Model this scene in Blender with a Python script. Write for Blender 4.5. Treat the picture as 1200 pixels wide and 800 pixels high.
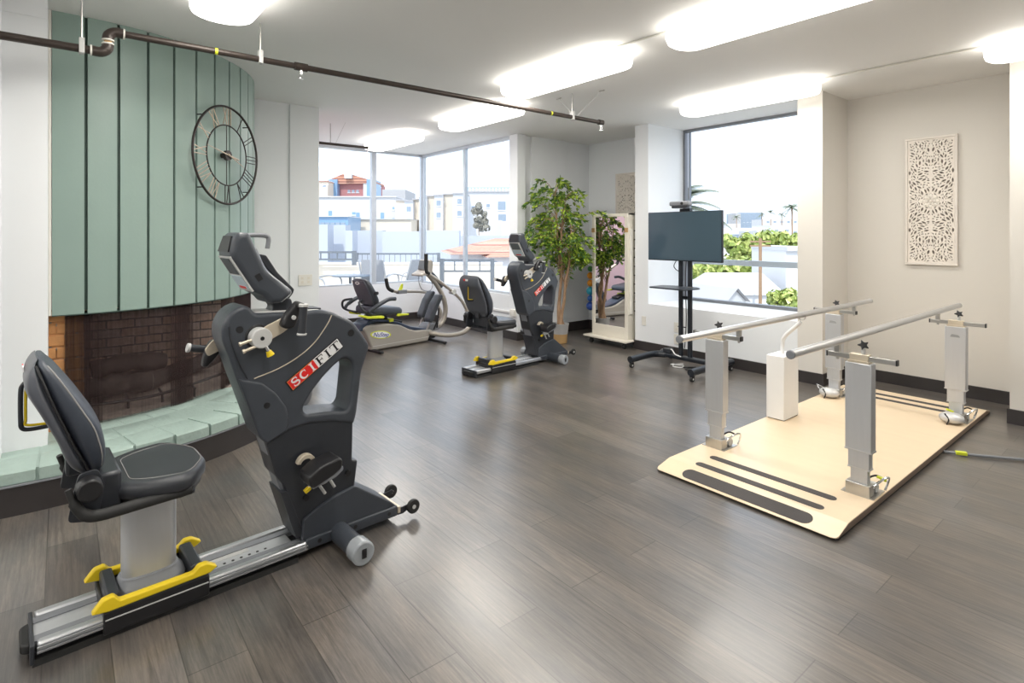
import bpy, math, random
from mathutils import Vector, Matrix
R_ = math.radians
random.seed(7)
scene = bpy.context.scene
for o in list(bpy.data.objects): bpy.data.objects.remove(o)
COL = scene.collection

# ---------------------------------------------------------------- camera, world, sun, exposure
CH = 1.4
FX, HZ = 654.0, 274.0                       # focal length and horizon row in a 1200x800 frame
RV = Vector((528/840.6, 654/840.6, 0)).normalized()
FV = Vector((-RV.y, RV.x, 0))
cam_data = bpy.data.cameras.new('camera')
cam = bpy.data.objects.new('camera', cam_data); COL.objects.link(cam)
cam.location = (0, 0, CH)
cam.rotation_euler = (R_(90), 0, math.atan2(RV.y, RV.x))
cam_data.sensor_width = 36; cam_data.lens = 36*FX/1200
cam_data.shift_y = -(400-HZ)/1200
cam_data.clip_start = 0.05; cam_data.clip_end = 2000
scene.camera = cam

scene.view_settings.view_transform = 'Standard'
scene.view_settings.look = 'None'
scene.view_settings.exposure = 0.42
scene.view_settings.gamma = 1.0
scene.view_settings.use_curve_mapping = False

world = bpy.data.worlds.new('sky'); scene.world = world; world.use_nodes = True
wn = world.node_tree.nodes; wl = world.node_tree.links
bg = wn['Background']; bg.inputs['Strength'].default_value = 1.75
tc = wn.new('ShaderNodeTexCoord'); mp = wn.new('ShaderNodeMapping'); mp.inputs['Scale'].default_value = (1, 1, 3)
nz = wn.new('ShaderNodeTexNoise'); nz.inputs['Scale'].default_value = 2.2; nz.inputs['Detail'].default_value = 6
cr = wn.new('ShaderNodeValToRGB')
cr.color_ramp.elements[0].position = .40; cr.color_ramp.elements[0].color = (.62, .72, .88, 1)
cr.color_ramp.elements[1].position = .60; cr.color_ramp.elements[1].color = (.80, .84, .90, 1)
wl.new(tc.outputs['Generated'], mp.inputs['Vector']); wl.new(mp.outputs['Vector'], nz.inputs['Vector'])
wl.new(nz.outputs['Fac'], cr.inputs['Fac']); wl.new(cr.outputs['Color'], bg.inputs['Color'])

sun_d = bpy.data.lights.new('sun', 'SUN'); sun_d.energy = 2.2; sun_d.angle = R_(1.0); sun_d.color = (1, .95, .86)
sun = bpy.data.objects.new('sun', sun_d); COL.objects.link(sun)
sun.rotation_euler = Vector((-.45, .55, -.75)).to_track_quat('-Z', 'Y').to_euler()

LAMP_W = 4.5            # emission strength of the ceiling light diffusers
LAMP_E = 14.0            # watts of each fixture's light
LAMP_COL = (1.0, .965, .90)

# ---------------------------------------------------------------- helpers
def at(px, py, d):                           # point seen at pixel px,py at a given distance along the view axis
    return Vector((0, 0, CH)) + (RV*((px-600)/FX) + FV + Vector((0, 0, 1))*((HZ-py)/FX))*d

def tag(o, label=None, cat=None, group=None, kind=None):
    if label: o['label'] = label
    if cat: o['category'] = cat
    if group: o['group'] = group
    if kind: o['kind'] = kind
    return o
def thing(name, label, cat, loc=(0, 0, 0), rz=0, group=None):
    o = bpy.data.objects.new(name, None); COL.objects.link(o)
    o.empty_display_size = .1; o.location = loc; o.rotation_euler = (0, 0, R_(rz))
    return tag(o, label, cat, group)
def copy_tree(o, parent=None):
    c = o.copy(); COL.objects.link(c)
    if parent: c.parent = parent
    for ch in [x for x in bpy.data.objects if x.parent == o]: copy_tree(ch, c)
    return c

def catmull(pts, n=6, closed=False):
    P = [Vector(p) for p in pts]; out = []
    m = len(P); rng = range(m if closed else m-1)
    for i in rng:
        p0 = P[(i-1) % m] if (closed or i > 0) else P[0]*2-P[1]
        p1 = P[i]; p2 = P[(i+1) % m]
        p3 = P[(i+2) % m] if (closed or i+2 < m) else P[-1]*2-P[-2]
        for k in range(n):
            t = k/n
            out.append(.5*((2*p1)+(p2-p0)*t+(2*p0-5*p1+4*p2-p3)*t*t+(3*p1-p0-3*p2+p3)*t**3))
    if not closed: out.append(P[-1])
    return out
def rounded(poly, r, n=4):                   # round the corners of a 2D polygon
    out = []; m = len(poly)
    rr = r if isinstance(r, (list, tuple)) else [r]*m
    for i in range(m):
        a, b, c = Vector(poly[i-1]), Vector(poly[i]), Vector(poly[(i+1) % m])
        u = (a-b); v = (c-b); k = min(rr[i], u.length*.48, v.length*.48)
        p = b+u.normalized()*k; q = b+v.normalized()*k
        for j in range(n+1):
            t = j/n; out.append(tuple((1-t)**2*p+2*t*(1-t)*b+t*t*q))
    return out

class MB:
    def __init__(s): s.v = []; s.f = []; s.mi = []; s.cur = 0
    def add(s, vs, fs, M=None):
        b = len(s.v)
        s.v += [tuple(M @ Vector(v)) if M else tuple(v) for v in vs]
        for f in fs: s.f.append(tuple(i+b for i in f)); s.mi.append(s.cur)
        return s
    def box(s, c, d, rot=None):
        x, y, z = d[0]/2, d[1]/2, d[2]/2
        vs = [(-x, -y, -z), (x, -y, -z), (x, y, -z), (-x, y, -z), (-x, -y, z), (x, -y, z), (x, y, z), (-x, y, z)]
        M = Matrix.Translation(c)
        if rot: M = M @ (Matrix.Rotation(R_(rot[2]), 4, 'Z') @ Matrix.Rotation(R_(rot[1]), 4, 'Y') @ Matrix.Rotation(R_(rot[0]), 4, 'X'))
        return s.add(vs, [(0, 3, 2, 1), (4, 5, 6, 7), (0, 1, 5, 4), (1, 2, 6, 5), (2, 3, 7, 6), (3, 0, 4, 7)], M)
    def bb(s, x0, x1, y0, y1, z0, z1):
        return s.box(((x0+x1)/2, (y0+y1)/2, (z0+z1)/2), (x1-x0, y1-y0, z1-z0))
    def cyl(s, p0, p1, r, r2=None, n=20):
        return s.tube([p0, p1], [r, r if r2 is None else r2], n)
    def tube(s, pts, r, n=12, cap=True, sq=1.0):
        P = [Vector(p) for p in pts]; m = len(P)
        rs = r if isinstance(r, (list, tuple)) else [r]*m
        T = []
        for i in range(m):
            t = (P[min(i+1, m-1)]-P[max(i-1, 0)])
            T.append(t.normalized() if t.length > 1e-9 else Vector((0, 0, 1)))
        up = Vector((0, 0, 1)) if abs(T[0].z) < .9 else Vector((0, 1, 0))
        N = (up-T[0]*up.dot(T[0])).normalized(); vs = []
        for i in range(m):
            N = (N-T[i]*N.dot(T[i]))
            N = N.normalized() if N.length > 1e-6 else T[i].orthogonal().normalized()
            B = T[i].cross(N)
            for k in range(n):
                a = 2*math.pi*k/n
                vs.append(P[i]+(N*math.cos(a)*sq+B*math.sin(a))*rs[i])
        fs = [(i*n+k, i*n+(k+1) % n, (i+1)*n+(k+1) % n, (i+1)*n+k) for i in range(m-1) for k in range(n)]
        if cap: fs += [tuple(range(n-1, -1, -1)), tuple((m-1)*n+k for k in range(n))]
        return s.add(vs, fs)
    def lathe(s, prof, M=None, n=24):         # prof: list of (r, z)
        vs = []; fs = []
        for r, z in prof:
            for k in range(n):
                a = 2*math.pi*k/n; vs.append((r*math.cos(a), r*math.sin(a), z))
        for i in range(len(prof)-1):
            for k in range(n): fs.append((i*n+k, i*n+(k+1) % n, (i+1)*n+(k+1) % n, (i+1)*n+k))
        fs += [tuple(range(n-1, -1, -1)), tuple((len(prof)-1)*n+k for k in range(n))]
        return s.add(vs, fs, M)
    def ball(s, c, r, n=14, m=9):
        if not isinstance(r, (list, tuple)): r = (r, r, r)
        prof = [(max(1e-4, math.sin(math.pi*i/m)), -math.cos(math.pi*i/m)) for i in range(m+1)]
        return s.lathe(prof, Matrix.Translation(c) @ Matrix.Diagonal((*r, 1)), n)
    def torus(s, c, R, r, M=None, n=40, k=8, a0=0, a1=360):
        pts = [(R*math.cos(R_(a0+(a1-a0)*i/n)), R*math.sin(R_(a0+(a1-a0)*i/n)), 0) for i in range(n+1)]
        M2 = Matrix.Translation(c) @ (M if M else Matrix.Identity(4))
        return s.tube([M2 @ Vector(p) for p in pts], r, k)
    def loft(s, rings, cap=True):
        n = len(rings[0]); vs = [v for r in rings for v in r]
        fs = [(i*n+k, i*n+(k+1) % n, (i+1)*n+(k+1) % n, (i+1)*n+k) for i in range(len(rings)-1) for k in range(n)]
        if cap: fs += [tuple(range(n-1, -1, -1)), tuple((len(rings)-1)*n+k for k in range(n))]
        return s.add(vs, fs)
    def plate(s, contours, t, M, bev=0.0, res=2):  # filled 2D outline (first outer, rest holes), thickness t, mapped by M
        cu = bpy.data.curves.new('tmp', 'CURVE'); cu.dimensions = '2D'; cu.fill_mode = 'BOTH'
        cu.extrude = max(t/2-bev, 0); cu.bevel_depth = bev; cu.bevel_resolution = res; cu.offset = -bev
        for ct in contours:
            sp = cu.splines.new('POLY'); sp.points.add(len(ct)-1); sp.use_cyclic_u = True
            for p, q in zip(sp.points, ct): p.co = (q[0], q[1], 0, 1)
        s._curve(cu, M); return s
    def text(s, body, size, t, M, align='CENTER', shear=0, bold=0):
        cu = bpy.data.curves.new('tmp', 'FONT'); cu.body = body; cu.size = size; cu.extrude = t/2
        cu.align_x = align; cu.align_y = 'CENTER'; cu.shear = shear; cu.offset = bold; cu.resolution_u = 3
        s._curve(cu, M); return s
    def _curve(s, cu, M):
        ob = bpy.data.objects.new('tmp', cu); COL.objects.link(ob)
        dg = bpy.context.evaluated_depsgraph_get()
        me = bpy.data.meshes.new_from_object(ob.evaluated_get(dg))
        s.add([v.co for v in me.vertices], [tuple(p.vertices) for p in me.polygons], M)
        bpy.data.objects.remove(ob); bpy.data.curves.remove(cu); bpy.data.meshes.remove(me)
    def build(s, name, mat, parent=None, bevel=0, smooth=35, **kw):
        me = bpy.data.meshes.new(name); me.from_pydata(s.v, [], s.f)
        mats = mat if isinstance(mat, (list, tuple)) else [mat]
        for m in mats: me.materials.append(m)
        if len(mats) > 1: me.polygons.foreach_set('material_index', s.mi)
        me.validate(); me.update()
        if smooth:
            me.polygons.foreach_set('use_smooth', [True]*len(me.polygons))
            me.set_sharp_from_angle(angle=R_(smooth))
        o = bpy.data.objects.new(name, me); COL.objects.link(o)
        if bevel:
            m = o.modifiers.new('bevel', 'BEVEL'); m.width = bevel; m.segments = 2; m.limit_method = 'ANGLE'; m.angle_limit = R_(40)
        if parent: o.parent = parent
        for k, v in kw.items(): o[k] = v
        return o
# mapping of a 2D (u,v) outline: u->y, v->z, thickness along x, centred at x
def MYZ(x): return Matrix(((0, 0, 1, x), (1, 0, 0, 0), (0, 1, 0, 0), (0, 0, 0, 1)))
# u->x, v->z, thickness along -y, centred at y
def MXZ(y): return Matrix(((1, 0, 0, 0), (0, 0, -1, y), (0, 1, 0, 0), (0, 0, 0, 1)))

# ---------------------------------------------------------------- materials
def mat(name, col, rough=.5, metal=0.0, var=.06, scale=12, bump=0.0, bscale=None, spec=.5, stretch=(1, 1, 1), coat=0, emit=None, alpha=None):
    m = bpy.data.materials.new(name); m.use_nodes = True; N = m.node_tree.nodes; L = m.node_tree.links
    b = N['Principled BSDF']
    tcn = N.new('ShaderNodeTexCoord'); mpn = N.new('ShaderNodeMapping'); mpn.inputs['Scale'].default_value = stretch
    nn = N.new('ShaderNodeTexNoise'); nn.inputs['Scale'].default_value = scale; nn.inputs['Detail'].default_value = 4
    mx = N.new('ShaderNodeMix'); mx.data_type = 'RGBA'
    mx.inputs['A'].default_value = (*[max(0, c*(1-var)) for c in col], 1); mx.inputs['B'].default_value = (*[min(1, c*(1+var)) for c in col], 1)
    L.new(tcn.outputs['Object'], mpn.inputs['Vector']); L.new(mpn.outputs['Vector'], nn.inputs['Vector'])
    L.new(nn.outputs['Fac'], mx.inputs['Factor']); L.new(mx.outputs['Result'], b.inputs['Base Color'])
    b.inputs['Roughness'].default_value = rough; b.inputs['Metallic'].default_value = metal
    b.inputs['Specular IOR Level'].default_value = spec
    if coat: b.inputs['Coat Weight'].default_value = coat; b.inputs['Coat Roughness'].default_value = .1
    if bump:
        n2 = N.new('ShaderNodeTexNoise'); n2.inputs['Scale'].default_value = bscale or scale*6; n2.inputs['Detail'].default_value = 3
        L.new(mpn.outputs['Vector'], n2.inputs['Vector'])
        bp = N.new('ShaderNodeBump'); bp.inputs['Strength'].default_value = bump; bp.inputs['Distance'].default_value = .005
        L.new(n2.outputs['Fac'], bp.inputs['Height']); L.new(bp.outputs['Normal'], b.inputs['Normal'])
    if emit:
        b.inputs['Emission Color'].default_value = (*emit[0], 1); b.inputs['Emission Strength'].default_value = emit[1]
    if alpha is not None: b.inputs['Alpha'].default_value = alpha
    return m
M = {}
M['wall'] = mat('wall_paint', (.82, .84, .86), .6, var=.015, scale=2, bump=.05, bscale=90)
M['wall_warm'] = mat('wall_paint_warm', (.70, .67, .62), .6, var=.015, scale=2, bump=.05, bscale=90)
M['ceil'] = mat('ceiling_paint', (.88, .875, .86), .7, var=.02, scale=1.5, bump=.1, bscale=40)
M['pink'] = mat('mauve_wall_paint', (.62, .42, .45), .6, var=.02, scale=2)
M['base'] = mat('baseboard_vinyl', (.035, .03, .03), .4, var=.15, scale=8)
M['frame_metal'] = mat('window_aluminium', (.56, .59, .63), .4, .4, var=.05)
M['frame_dark'] = mat('window_dark_metal', (.22, .23, .25), .4, .5)
M['shell'] = mat('charcoal_plastic', (.050, .057, .070), .36, var=.08, scale=30, bump=.15, bscale=900)
M['shell2'] = mat('dark_charcoal_plastic', (.028, .031, .038), .36, var=.08, scale=30)
M['black'] = mat('black_plastic', (.014, .014, .016), .4, var=.2)
M['rubber'] = mat('black_rubber', (.02, .02, .02), .65, var=.2)
M['vinyl'] = mat('black_vinyl', (.035, .038, .045), .33, var=.1, scale=40, bump=.2, bscale=500)
M['vinyl_blue'] = mat('slate_vinyl', (.05, .06, .08), .4, var=.1, scale=40, bump=.2, bscale=500)
M['stitch'] = mat('grey_stitching', (.35, .34, .33), .7)
M['alu'] = mat('brushed_aluminium', (.62, .63, .65), .34, .9, var=.03, scale=3, stretch=(6, 1, 6))
M['alu_matt'] = mat('satin_aluminium', (.60, .61, .63), .42, .55, var=.04, scale=5, stretch=(10, 10, 1))
M['chrome'] = mat('chrome', (.8, .8, .8), .12, 1.0, var=.03)
M['steel'] = mat('steel', (.5, .49, .47), .3, .9, var=.08)
M['tan_metal'] = mat('champagne_metal', (.66, .58, .46), .4, .35, var=.05)
M['slate'] = mat('slate_plastic', (.085, .092, .110), .36, var=.06)
M['grey'] = mat('grey_plastic', (.22, .23, .25), .45, var=.05)
M['midgrey'] = mat('mid_grey_plastic', (.33, .34, .35), .5, var=.06)
M['lightgrey'] = mat('light_grey_plastic', (.58, .58, .57), .4, var=.05)
M['silver'] = mat('silver_paint', (.62, .62, .62), .35, .3, var=.04)
M['yellow'] = mat('yellow_plastic', (.85, .62, .015), .4, var=.05)
M['lime'] = mat('lime_yellow_plastic', (.68, .74, .04), .4, var=.05)
M['red'] = mat('red_sticker', (.75, .02, .02), .35, var=.04)
M['white'] = mat('white_paint', (.85, .85, .85), .4, var=.02)
M['offwhite'] = mat('off_white_plastic', (.78, .76, .70), .5, var=.03)
M['cream'] = mat('cream_laminate', (.74, .70, .61), .45, var=.03)
M['orange_ink'] = mat('orange_edge', (.85, .30, .05), .4)
M['taupe'] = mat('taupe_shell', (.40, .37, .33), .4, .15, var=.04)
M['taupe_tube'] = mat('taupe_tube', (.42, .38, .33), .3, .35, var=.04)
M['navy'] = mat('navy_plastic', (.035, .05, .085), .35, var=.1)
M['blueink'] = mat('blue_ink', (.05, .07, .35), .4)
M['wood'] = mat('birch_laminate', (.79, .63, .44), .33, var=.06, scale=3, stretch=(1, 6, 1))
M['ply'] = mat('plywood_edge', (.24, .175, .13), .6, var=.15, scale=4, stretch=(1, 1, 40))
M['grip'] = mat('grip_tape', (.075, .068, .066), .85, var=.25, scale=300, bump=.3, bscale=600)
M['pipe'] = mat('black_iron_pipe', (.055, .042, .036), .4, .3, var=.25, scale=20)
M['screen'] = mat('tv_screen', (.055, .088, .118), .14, var=.02, coat=.3)
M['tvblack'] = mat('tv_stand_metal', (.018, .022, .030), .35, .2, var=.1)
M['mirror'] = mat('mirror_silver', (.9, .9, .9), .01, 1.0, var=0)
M['lcd'] = mat('lcd_grey', (.16, .18, .19), .15, var=.05)
M['keypad'] = mat('keypad_blue', (.55, .66, .72), .3, var=.15, scale=60)
M['brown_bark'] = mat('ficus_bark', (.36, .23, .14), .8, var=.35, scale=25, bump=.5, bscale=60)
M['soil'] = mat('soil', (.05, .035, .025), .9, var=.3, scale=60)
M['potgrey'] = mat('pot_grey', (.45, .45, .45), .5, var=.06)
M['potwood'] = mat('pot_gold', (.48, .30, .13), .5, var=.15)
M['log'] = mat('charred_log', (.05, .04, .036), .9, var=.6, scale=14, bump=.8, bscale=30)
M['logend'] = mat('ash_grey_log', (.24, .21, .19), .9, var=.5, scale=25, bump=.6, bscale=50)
M['ash'] = mat('ash', (.30, .25, .22), .95, var=.5, scale=18, bump=.8, bscale=40)
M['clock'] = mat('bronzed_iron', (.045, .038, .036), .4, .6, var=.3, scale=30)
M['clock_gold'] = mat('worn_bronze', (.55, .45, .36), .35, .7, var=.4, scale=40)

def simple_leaf(name, c1, c2, scale=9):
    m = bpy.data.materials.new(name); m.use_nodes = True; N = m.node_tree.nodes; L = m.node_tree.links
    b = N['Principled BSDF']; g = N.new('ShaderNodeNewGeometry'); r = N.new('ShaderNodeValToRGB')
    r.color_ramp.elements[0].color = (*c1, 1); r.color_ramp.elements[1].color = (*c2, 1)
    r.color_ramp.elements[0].position = .35; r.color_ramp.elements[1].position = .95
    L.new(g.outputs['Random Per Island'], r.inputs['Fac']); L.new(r.outputs['Color'], b.inputs['Base Color'])
    b.inputs['Roughness'].default_value = .42
    b.inputs['Subsurface Weight'].default_value = 0
    return m
M['leaf'] = simple_leaf('ficus_leaf', (.05, .14, .02), (.42, .56, .05))
M['palm'] = simple_leaf('palm_leaf', (.12, .16, .10), (.30, .33, .22))
M['tree1'] = simple_leaf('tree_leaf', (.26, .34, .07), (.68, .72, .24))
M['tree2'] = simple_leaf('grey_tree_leaf', (.22, .20, .15), (.42, .40, .34))

def glass_mat():
    m = bpy.data.materials.new('window_glass'); m.use_nodes = True; N = m.node_tree.nodes; L = m.node_tree.links
    N.remove(N['Principled BSDF']); out = N['Material Output']
    t = N.new('ShaderNodeBsdfTransparent'); t.inputs['Color'].default_value = (.95, .97, .98, 1)
    g = N.new('ShaderNodeBsdfGlossy'); g.inputs['Roughness'].default_value = .02
    lw = N.new('ShaderNodeLayerWeight'); pw = N.new('ShaderNodeMath'); pw.operation = 'POWER'; pw.inputs[1].default_value = 4
    f = N.new('ShaderNodeMath'); f.operation = 'MULTIPLY_ADD'; f.inputs[1].default_value = .4; f.inputs[2].default_value = .008
    L.new(lw.outputs['Facing'], pw.inputs[0]); L.new(pw.outputs[0], f.inputs[0])
    mx = N.new('ShaderNodeMixShader')
    L.new(f.outputs[0], mx.inputs['Fac']); L.new(t.outputs['BSDF'], mx.inputs[1]); L.new(g.outputs['BSDF'], mx.inputs[2])
    L.new(mx.outputs['Shader'], out.inputs['Surface']); return m
M['glass'] = glass_mat()

def floor_mat():
    m = bpy.data.materials.new('vinyl_plank_floor'); m.use_nodes = True; N = m.node_tree.nodes; L = m.node_tree.links
    b = N['Principled BSDF']; tcn = N.new('ShaderNodeTexCoord')
    br = N.new('ShaderNodeTexBrick'); br.offset = .37; br.offset_frequency = 2; br.squash = 1.0
    br.inputs['Scale'].default_value = 1; br.inputs['Brick Width'].default_value = 1.22; br.inputs['Row Height'].default_value = .18
    br.inputs['Mortar Size'].default_value = .0022; br.inputs['Mortar Smooth'].default_value = .3; br.inputs['Bias'].default_value = 0
    br.inputs['Color1'].default_value = (.084, .076, .070, 1); br.inputs['Color2'].default_value = (.134, .120, .109, 1)
    br.inputs['Mortar'].default_value = (.05, .045, .04, 1)
    mp0 = N.new('ShaderNodeMapping'); mp0.inputs['Location'].default_value = (.35, .05, 0)
    L.new(tcn.outputs['Object'], mp0.inputs['Vector']); L.new(mp0.outputs['Vector'], br.inputs['Vector'])
    def noise(scale, stretch, detail=5, rough=.6):
        a = N.new('ShaderNodeMapping'); a.inputs['Scale'].default_value = stretch
        n = N.new('ShaderNodeTexNoise'); n.inputs['Scale'].default_value = scale; n.inputs['Detail'].default_value = detail; n.inputs['Roughness'].default_value = rough
        L.new(tcn.outputs['Object'], a.inputs['Vector']); L.new(a.outputs['Vector'], n.inputs['Vector']); return n
    g1 = noise(3, (1.2, 26, 1)); g2 = noise(2.2, (1, 3, 1), 3); g3 = noise(14, (1, 12, 1), 6, .8)
    def mixc(a, facn, lo, hi, blend='MULTIPLY'):
        r = N.new('ShaderNodeValToRGB'); r.color_ramp.elements[0].position = .3; r.color_ramp.elements[1].position = .7
        r.color_ramp.elements[0].color = (*lo, 1); r.color_ramp.elements[1].color = (*hi, 1)
        L.new(facn.outputs['Fac'], r.inputs['Fac'])
        x = N.new('ShaderNodeMix'); x.data_type = 'RGBA'; x.blend_type = blend; x.inputs['Factor'].default_value = 1
        L.new(a, x.inputs['A']); L.new(r.outputs['Color'], x.inputs['B']); return x.outputs['Result']
    c = mixc(br.outputs['Color'], g1, (.62, .62, .63), (1.32, 1.30, 1.27))
    c = mixc(c, g2, (.80, .84, .90), (1.22, 1.16, 1.08)); c = mixc(c, g3, (.76, .76, .76), (1.28, 1.27, 1.25))
    L.new(c, b.inputs['Base Color'])
    rr = N.new('ShaderNodeMapRange'); rr.inputs['To Min'].default_value = .27; rr.inputs['To Max'].default_value = .36
    L.new(g1.outputs['Fac'], rr.inputs['Value']); L.new(rr.outputs['Result'], b.inputs['Roughness'])
    b.inputs['Specular IOR Level'].default_value = .8; b.inputs['Coat Weight'].default_value = .45; b.inputs['Coat Roughness'].default_value = .24
    bp = N.new('ShaderNodeBump'); bp.inputs['Strength'].default_value = .025; bp.inputs['Distance'].default_value = .003
    L.new(g3.outputs['Fac'], bp.inputs['Height']); L.new(bp.outputs['Normal'], b.inputs['Normal'])
    return m
M['floor'] = floor_mat()

def brick_mat(name, c1, c2, mortar, bw=.2, rh=.075, ms=.008, axis='Y', bump=.6, rough=.8):
    m = bpy.data.materials.new(name); m.use_nodes = True; N = m.node_tree.nodes; L = m.node_tree.links
    b = N['Principled BSDF']; tcn = N.new('ShaderNodeTexCoord'); sep = N.new('ShaderNodeSeparateXYZ'); cb = N.new('ShaderNodeCombineXYZ')
    L.new(tcn.outputs['Object'], sep.inputs['Vector'])
    if axis == 'Y': L.new(sep.outputs['Y'], cb.inputs['X']); L.new(sep.outputs['Z'], cb.inputs['Y'])
    elif axis == 'UV':
        cb = N.new('ShaderNodeMapping'); L.new(tcn.outputs['UV'], cb.inputs['Vector'])
    br = N.new('ShaderNodeTexBrick'); br.inputs['Scale'].default_value = 1; br.inputs['Brick Width'].default_value = bw
    br.inputs['Row Height'].default_value = rh; br.inputs['Mortar Size'].default_value = ms; br.inputs['Mortar Smooth'].default_value = .4
    br.inputs['Color1'].default_value = (*c1, 1); br.inputs['Color2'].default_value = (*c2, 1); br.inputs['Mortar'].default_value = (*mortar, 1)
    nz = N.new('ShaderNodeTexNoise'); nz.inputs['Scale'].default_value = 25; nz.inputs['Detail'].default_value = 5
    L.new(tcn.outputs['Object'], nz.inputs['Vector'])
    va = N.new('ShaderNodeVectorMath'); va.operation = 'MULTIPLY_ADD'; va.inputs[1].default_value = (.012, .012, 0)
    L.new(nz.outputs['Color'], va.inputs[0]); L.new(cb.outputs['Vector'], va.inputs[2]); L.new(va.outputs['Vector'], br.inputs['Vector'])
    r = N.new('ShaderNodeValToRGB'); r.color_ramp.elements[0].position = .3; r.color_ramp.elements[1].position = .7
    r.color_ramp.elements[0].color = (.8, .8, .8, 1); r.color_ramp.elements[1].color = (1.2, 1.2, 1.2, 1)
    L.new(nz.outputs['Fac'], r.inputs['Fac'])
    x = N.new('ShaderNodeMix'); x.data_type = 'RGBA'; x.blend_type = 'MULTIPLY'; x.inputs['Factor'].default_value = 1
    L.new(br.outputs['Color'], x.inputs['A']); L.new(r.outputs['Color'], x.inputs['B']); L.new(x.outputs['Result'], b.inputs['Base Color'])
    bp = N.new('ShaderNodeBump'); bp.inputs['Strength'].default_value = bump; bp.inputs['Distance'].default_value = .01; bp.invert = True
    L.new(br.outputs['Fac'], bp.inputs['Height']); L.new(bp.outputs['Normal'], b.inputs['Normal'])
    b.inputs['Roughness'].default_value = rough
    return m
M['brick_back'] = brick_mat('firebox_brick', (.55, .37, .27), (.50, .41, .36), (.14, .12, .11), .2, .075)
M['brick_orange'] = brick_mat('orange_brick', (.55, .26, .10), (.42, .20, .09), (.30, .26, .22), .26, .072, .010, 'UV')
M['hearth_green'] = mat('green_painted_brick', (.35, .45, .41), .45, var=.10, scale=14, bump=.5, bscale=45)
M['hood_green'] = mat('green_painted_board', (.29, .39, .35), .42, var=.05, scale=5, bump=.1, bscale=60)
M['groove'] = mat('board_groove', (.05, .085, .07), .6)

def screen_mat():                            # woven fire-screen mesh
    m = bpy.data.materials.new('fire_screen_mesh'); m.use_nodes = True; N = m.node_tree.nodes; L = m.node_tree.links
    b = N['Principled BSDF']; b.inputs['Base Color'].default_value = (.070, .042, .042, 1); b.inputs['Roughness'].default_value = .45; b.inputs['Metallic'].default_value = .3
    t = N.new('ShaderNodeBsdfTransparent'); mx = N.new('ShaderNodeMixShader')
    tcn = N.new('ShaderNodeTexCoord')
    mp_ = N.new('ShaderNodeMapping'); mp_.inputs['Scale'].default_value = (60, 1, 1)
    nz = N.new('ShaderNodeTexNoise'); nz.inputs['Scale'].default_value = 1.0; nz.inputs['Detail'].default_value = 3
    L.new(tcn.outputs['UV'], mp_.inputs['Vector']); L.new(mp_.outputs['Vector'], nz.inputs['Vector'])
    mr = N.new('ShaderNodeMapRange'); mr.inputs['From Min'].default_value = .3; mr.inputs['From Max'].default_value = .7
    mr.inputs['To Min'].default_value = .30; mr.inputs['To Max'].default_value = .56
    L.new(nz.outputs['Fac'], mr.inputs['Value']); L.new(mr.outputs['Result'], mx.inputs['Fac'])
    L.new(t.outputs['BSDF'], mx.inputs[1]); L.new(b.outputs['BSDF'], mx.inputs[2]); L.new(mx.outputs['Shader'], N['Material Output'].inputs['Surface'])
    return m
M['mesh'] = screen_mat()
def clear_mat():
    m = bpy.data.materials.new('clear_plastic'); m.use_nodes = True; b = m.node_tree.nodes['Principled BSDF']
    b.inputs['Base Color'].default_value = (.62, .66, .70, 1); b.inputs['Roughness'].default_value = .18; b.inputs['Transmission Weight'].default_value = .5
    return m
M['clear'] = clear_mat()
M['lamp'] = mat('lit_diffuser', (.9, .88, .8), .4, var=.01, emit=(LAMP_COL, LAMP_W))

# exterior
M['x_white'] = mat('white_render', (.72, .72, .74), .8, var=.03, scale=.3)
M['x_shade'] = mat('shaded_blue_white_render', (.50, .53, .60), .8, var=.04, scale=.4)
M['x_cream'] = mat('cream_render', (.74, .65, .54), .8, var=.04, scale=.3)
M['x_grey'] = mat('grey_render', (.60, .60, .61), .8, var=.04, scale=.3)
M['x_red'] = mat('red_render', (.45, .20, .20), .8, var=.05, scale=.3)
M['x_blue'] = mat('blue_glazing', (.22, .36, .55), .3, var=.1, scale=1)
M['x_pane'] = mat('far_window_glass', (.28, .34, .42), .2, var=.1, scale=1)
M['x_roof'] = mat('grey_roof', (.45, .44, .45), .8, var=.05, scale=.5)
M['x_tile'] = brick_mat('terracotta_tile', (.62, .30, .20), (.70, .42, .32), (.35, .16, .12), .28, .3, .03, 'Y', .5)
M['x_ground'] = mat('town_ground', (.40, .40, .38), .9, var=.3, scale=.05)
M['x_hill'] = mat('hazy_hill', (.42, .50, .58), .9, var=.05, scale=.02)
M['terr'] = mat('terrace_concrete', (.70, .66, .60), .8, var=.05, scale=2)
M['terr_wall'] = mat('terrace_parapet', (.72, .66, .58), .8, var=.03, scale=2)
M['sling'] = mat('grey_sling_fabric', (.36, .37, .40), .8, var=.08, scale=50)
M['sling_dark'] = mat('dark_sling_fabric', (.12, .15, .20), .8, var=.08, scale=50)
M['rail'] = mat('painted_railing', (.16, .18, .21), .5, .2, var=.06)
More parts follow.
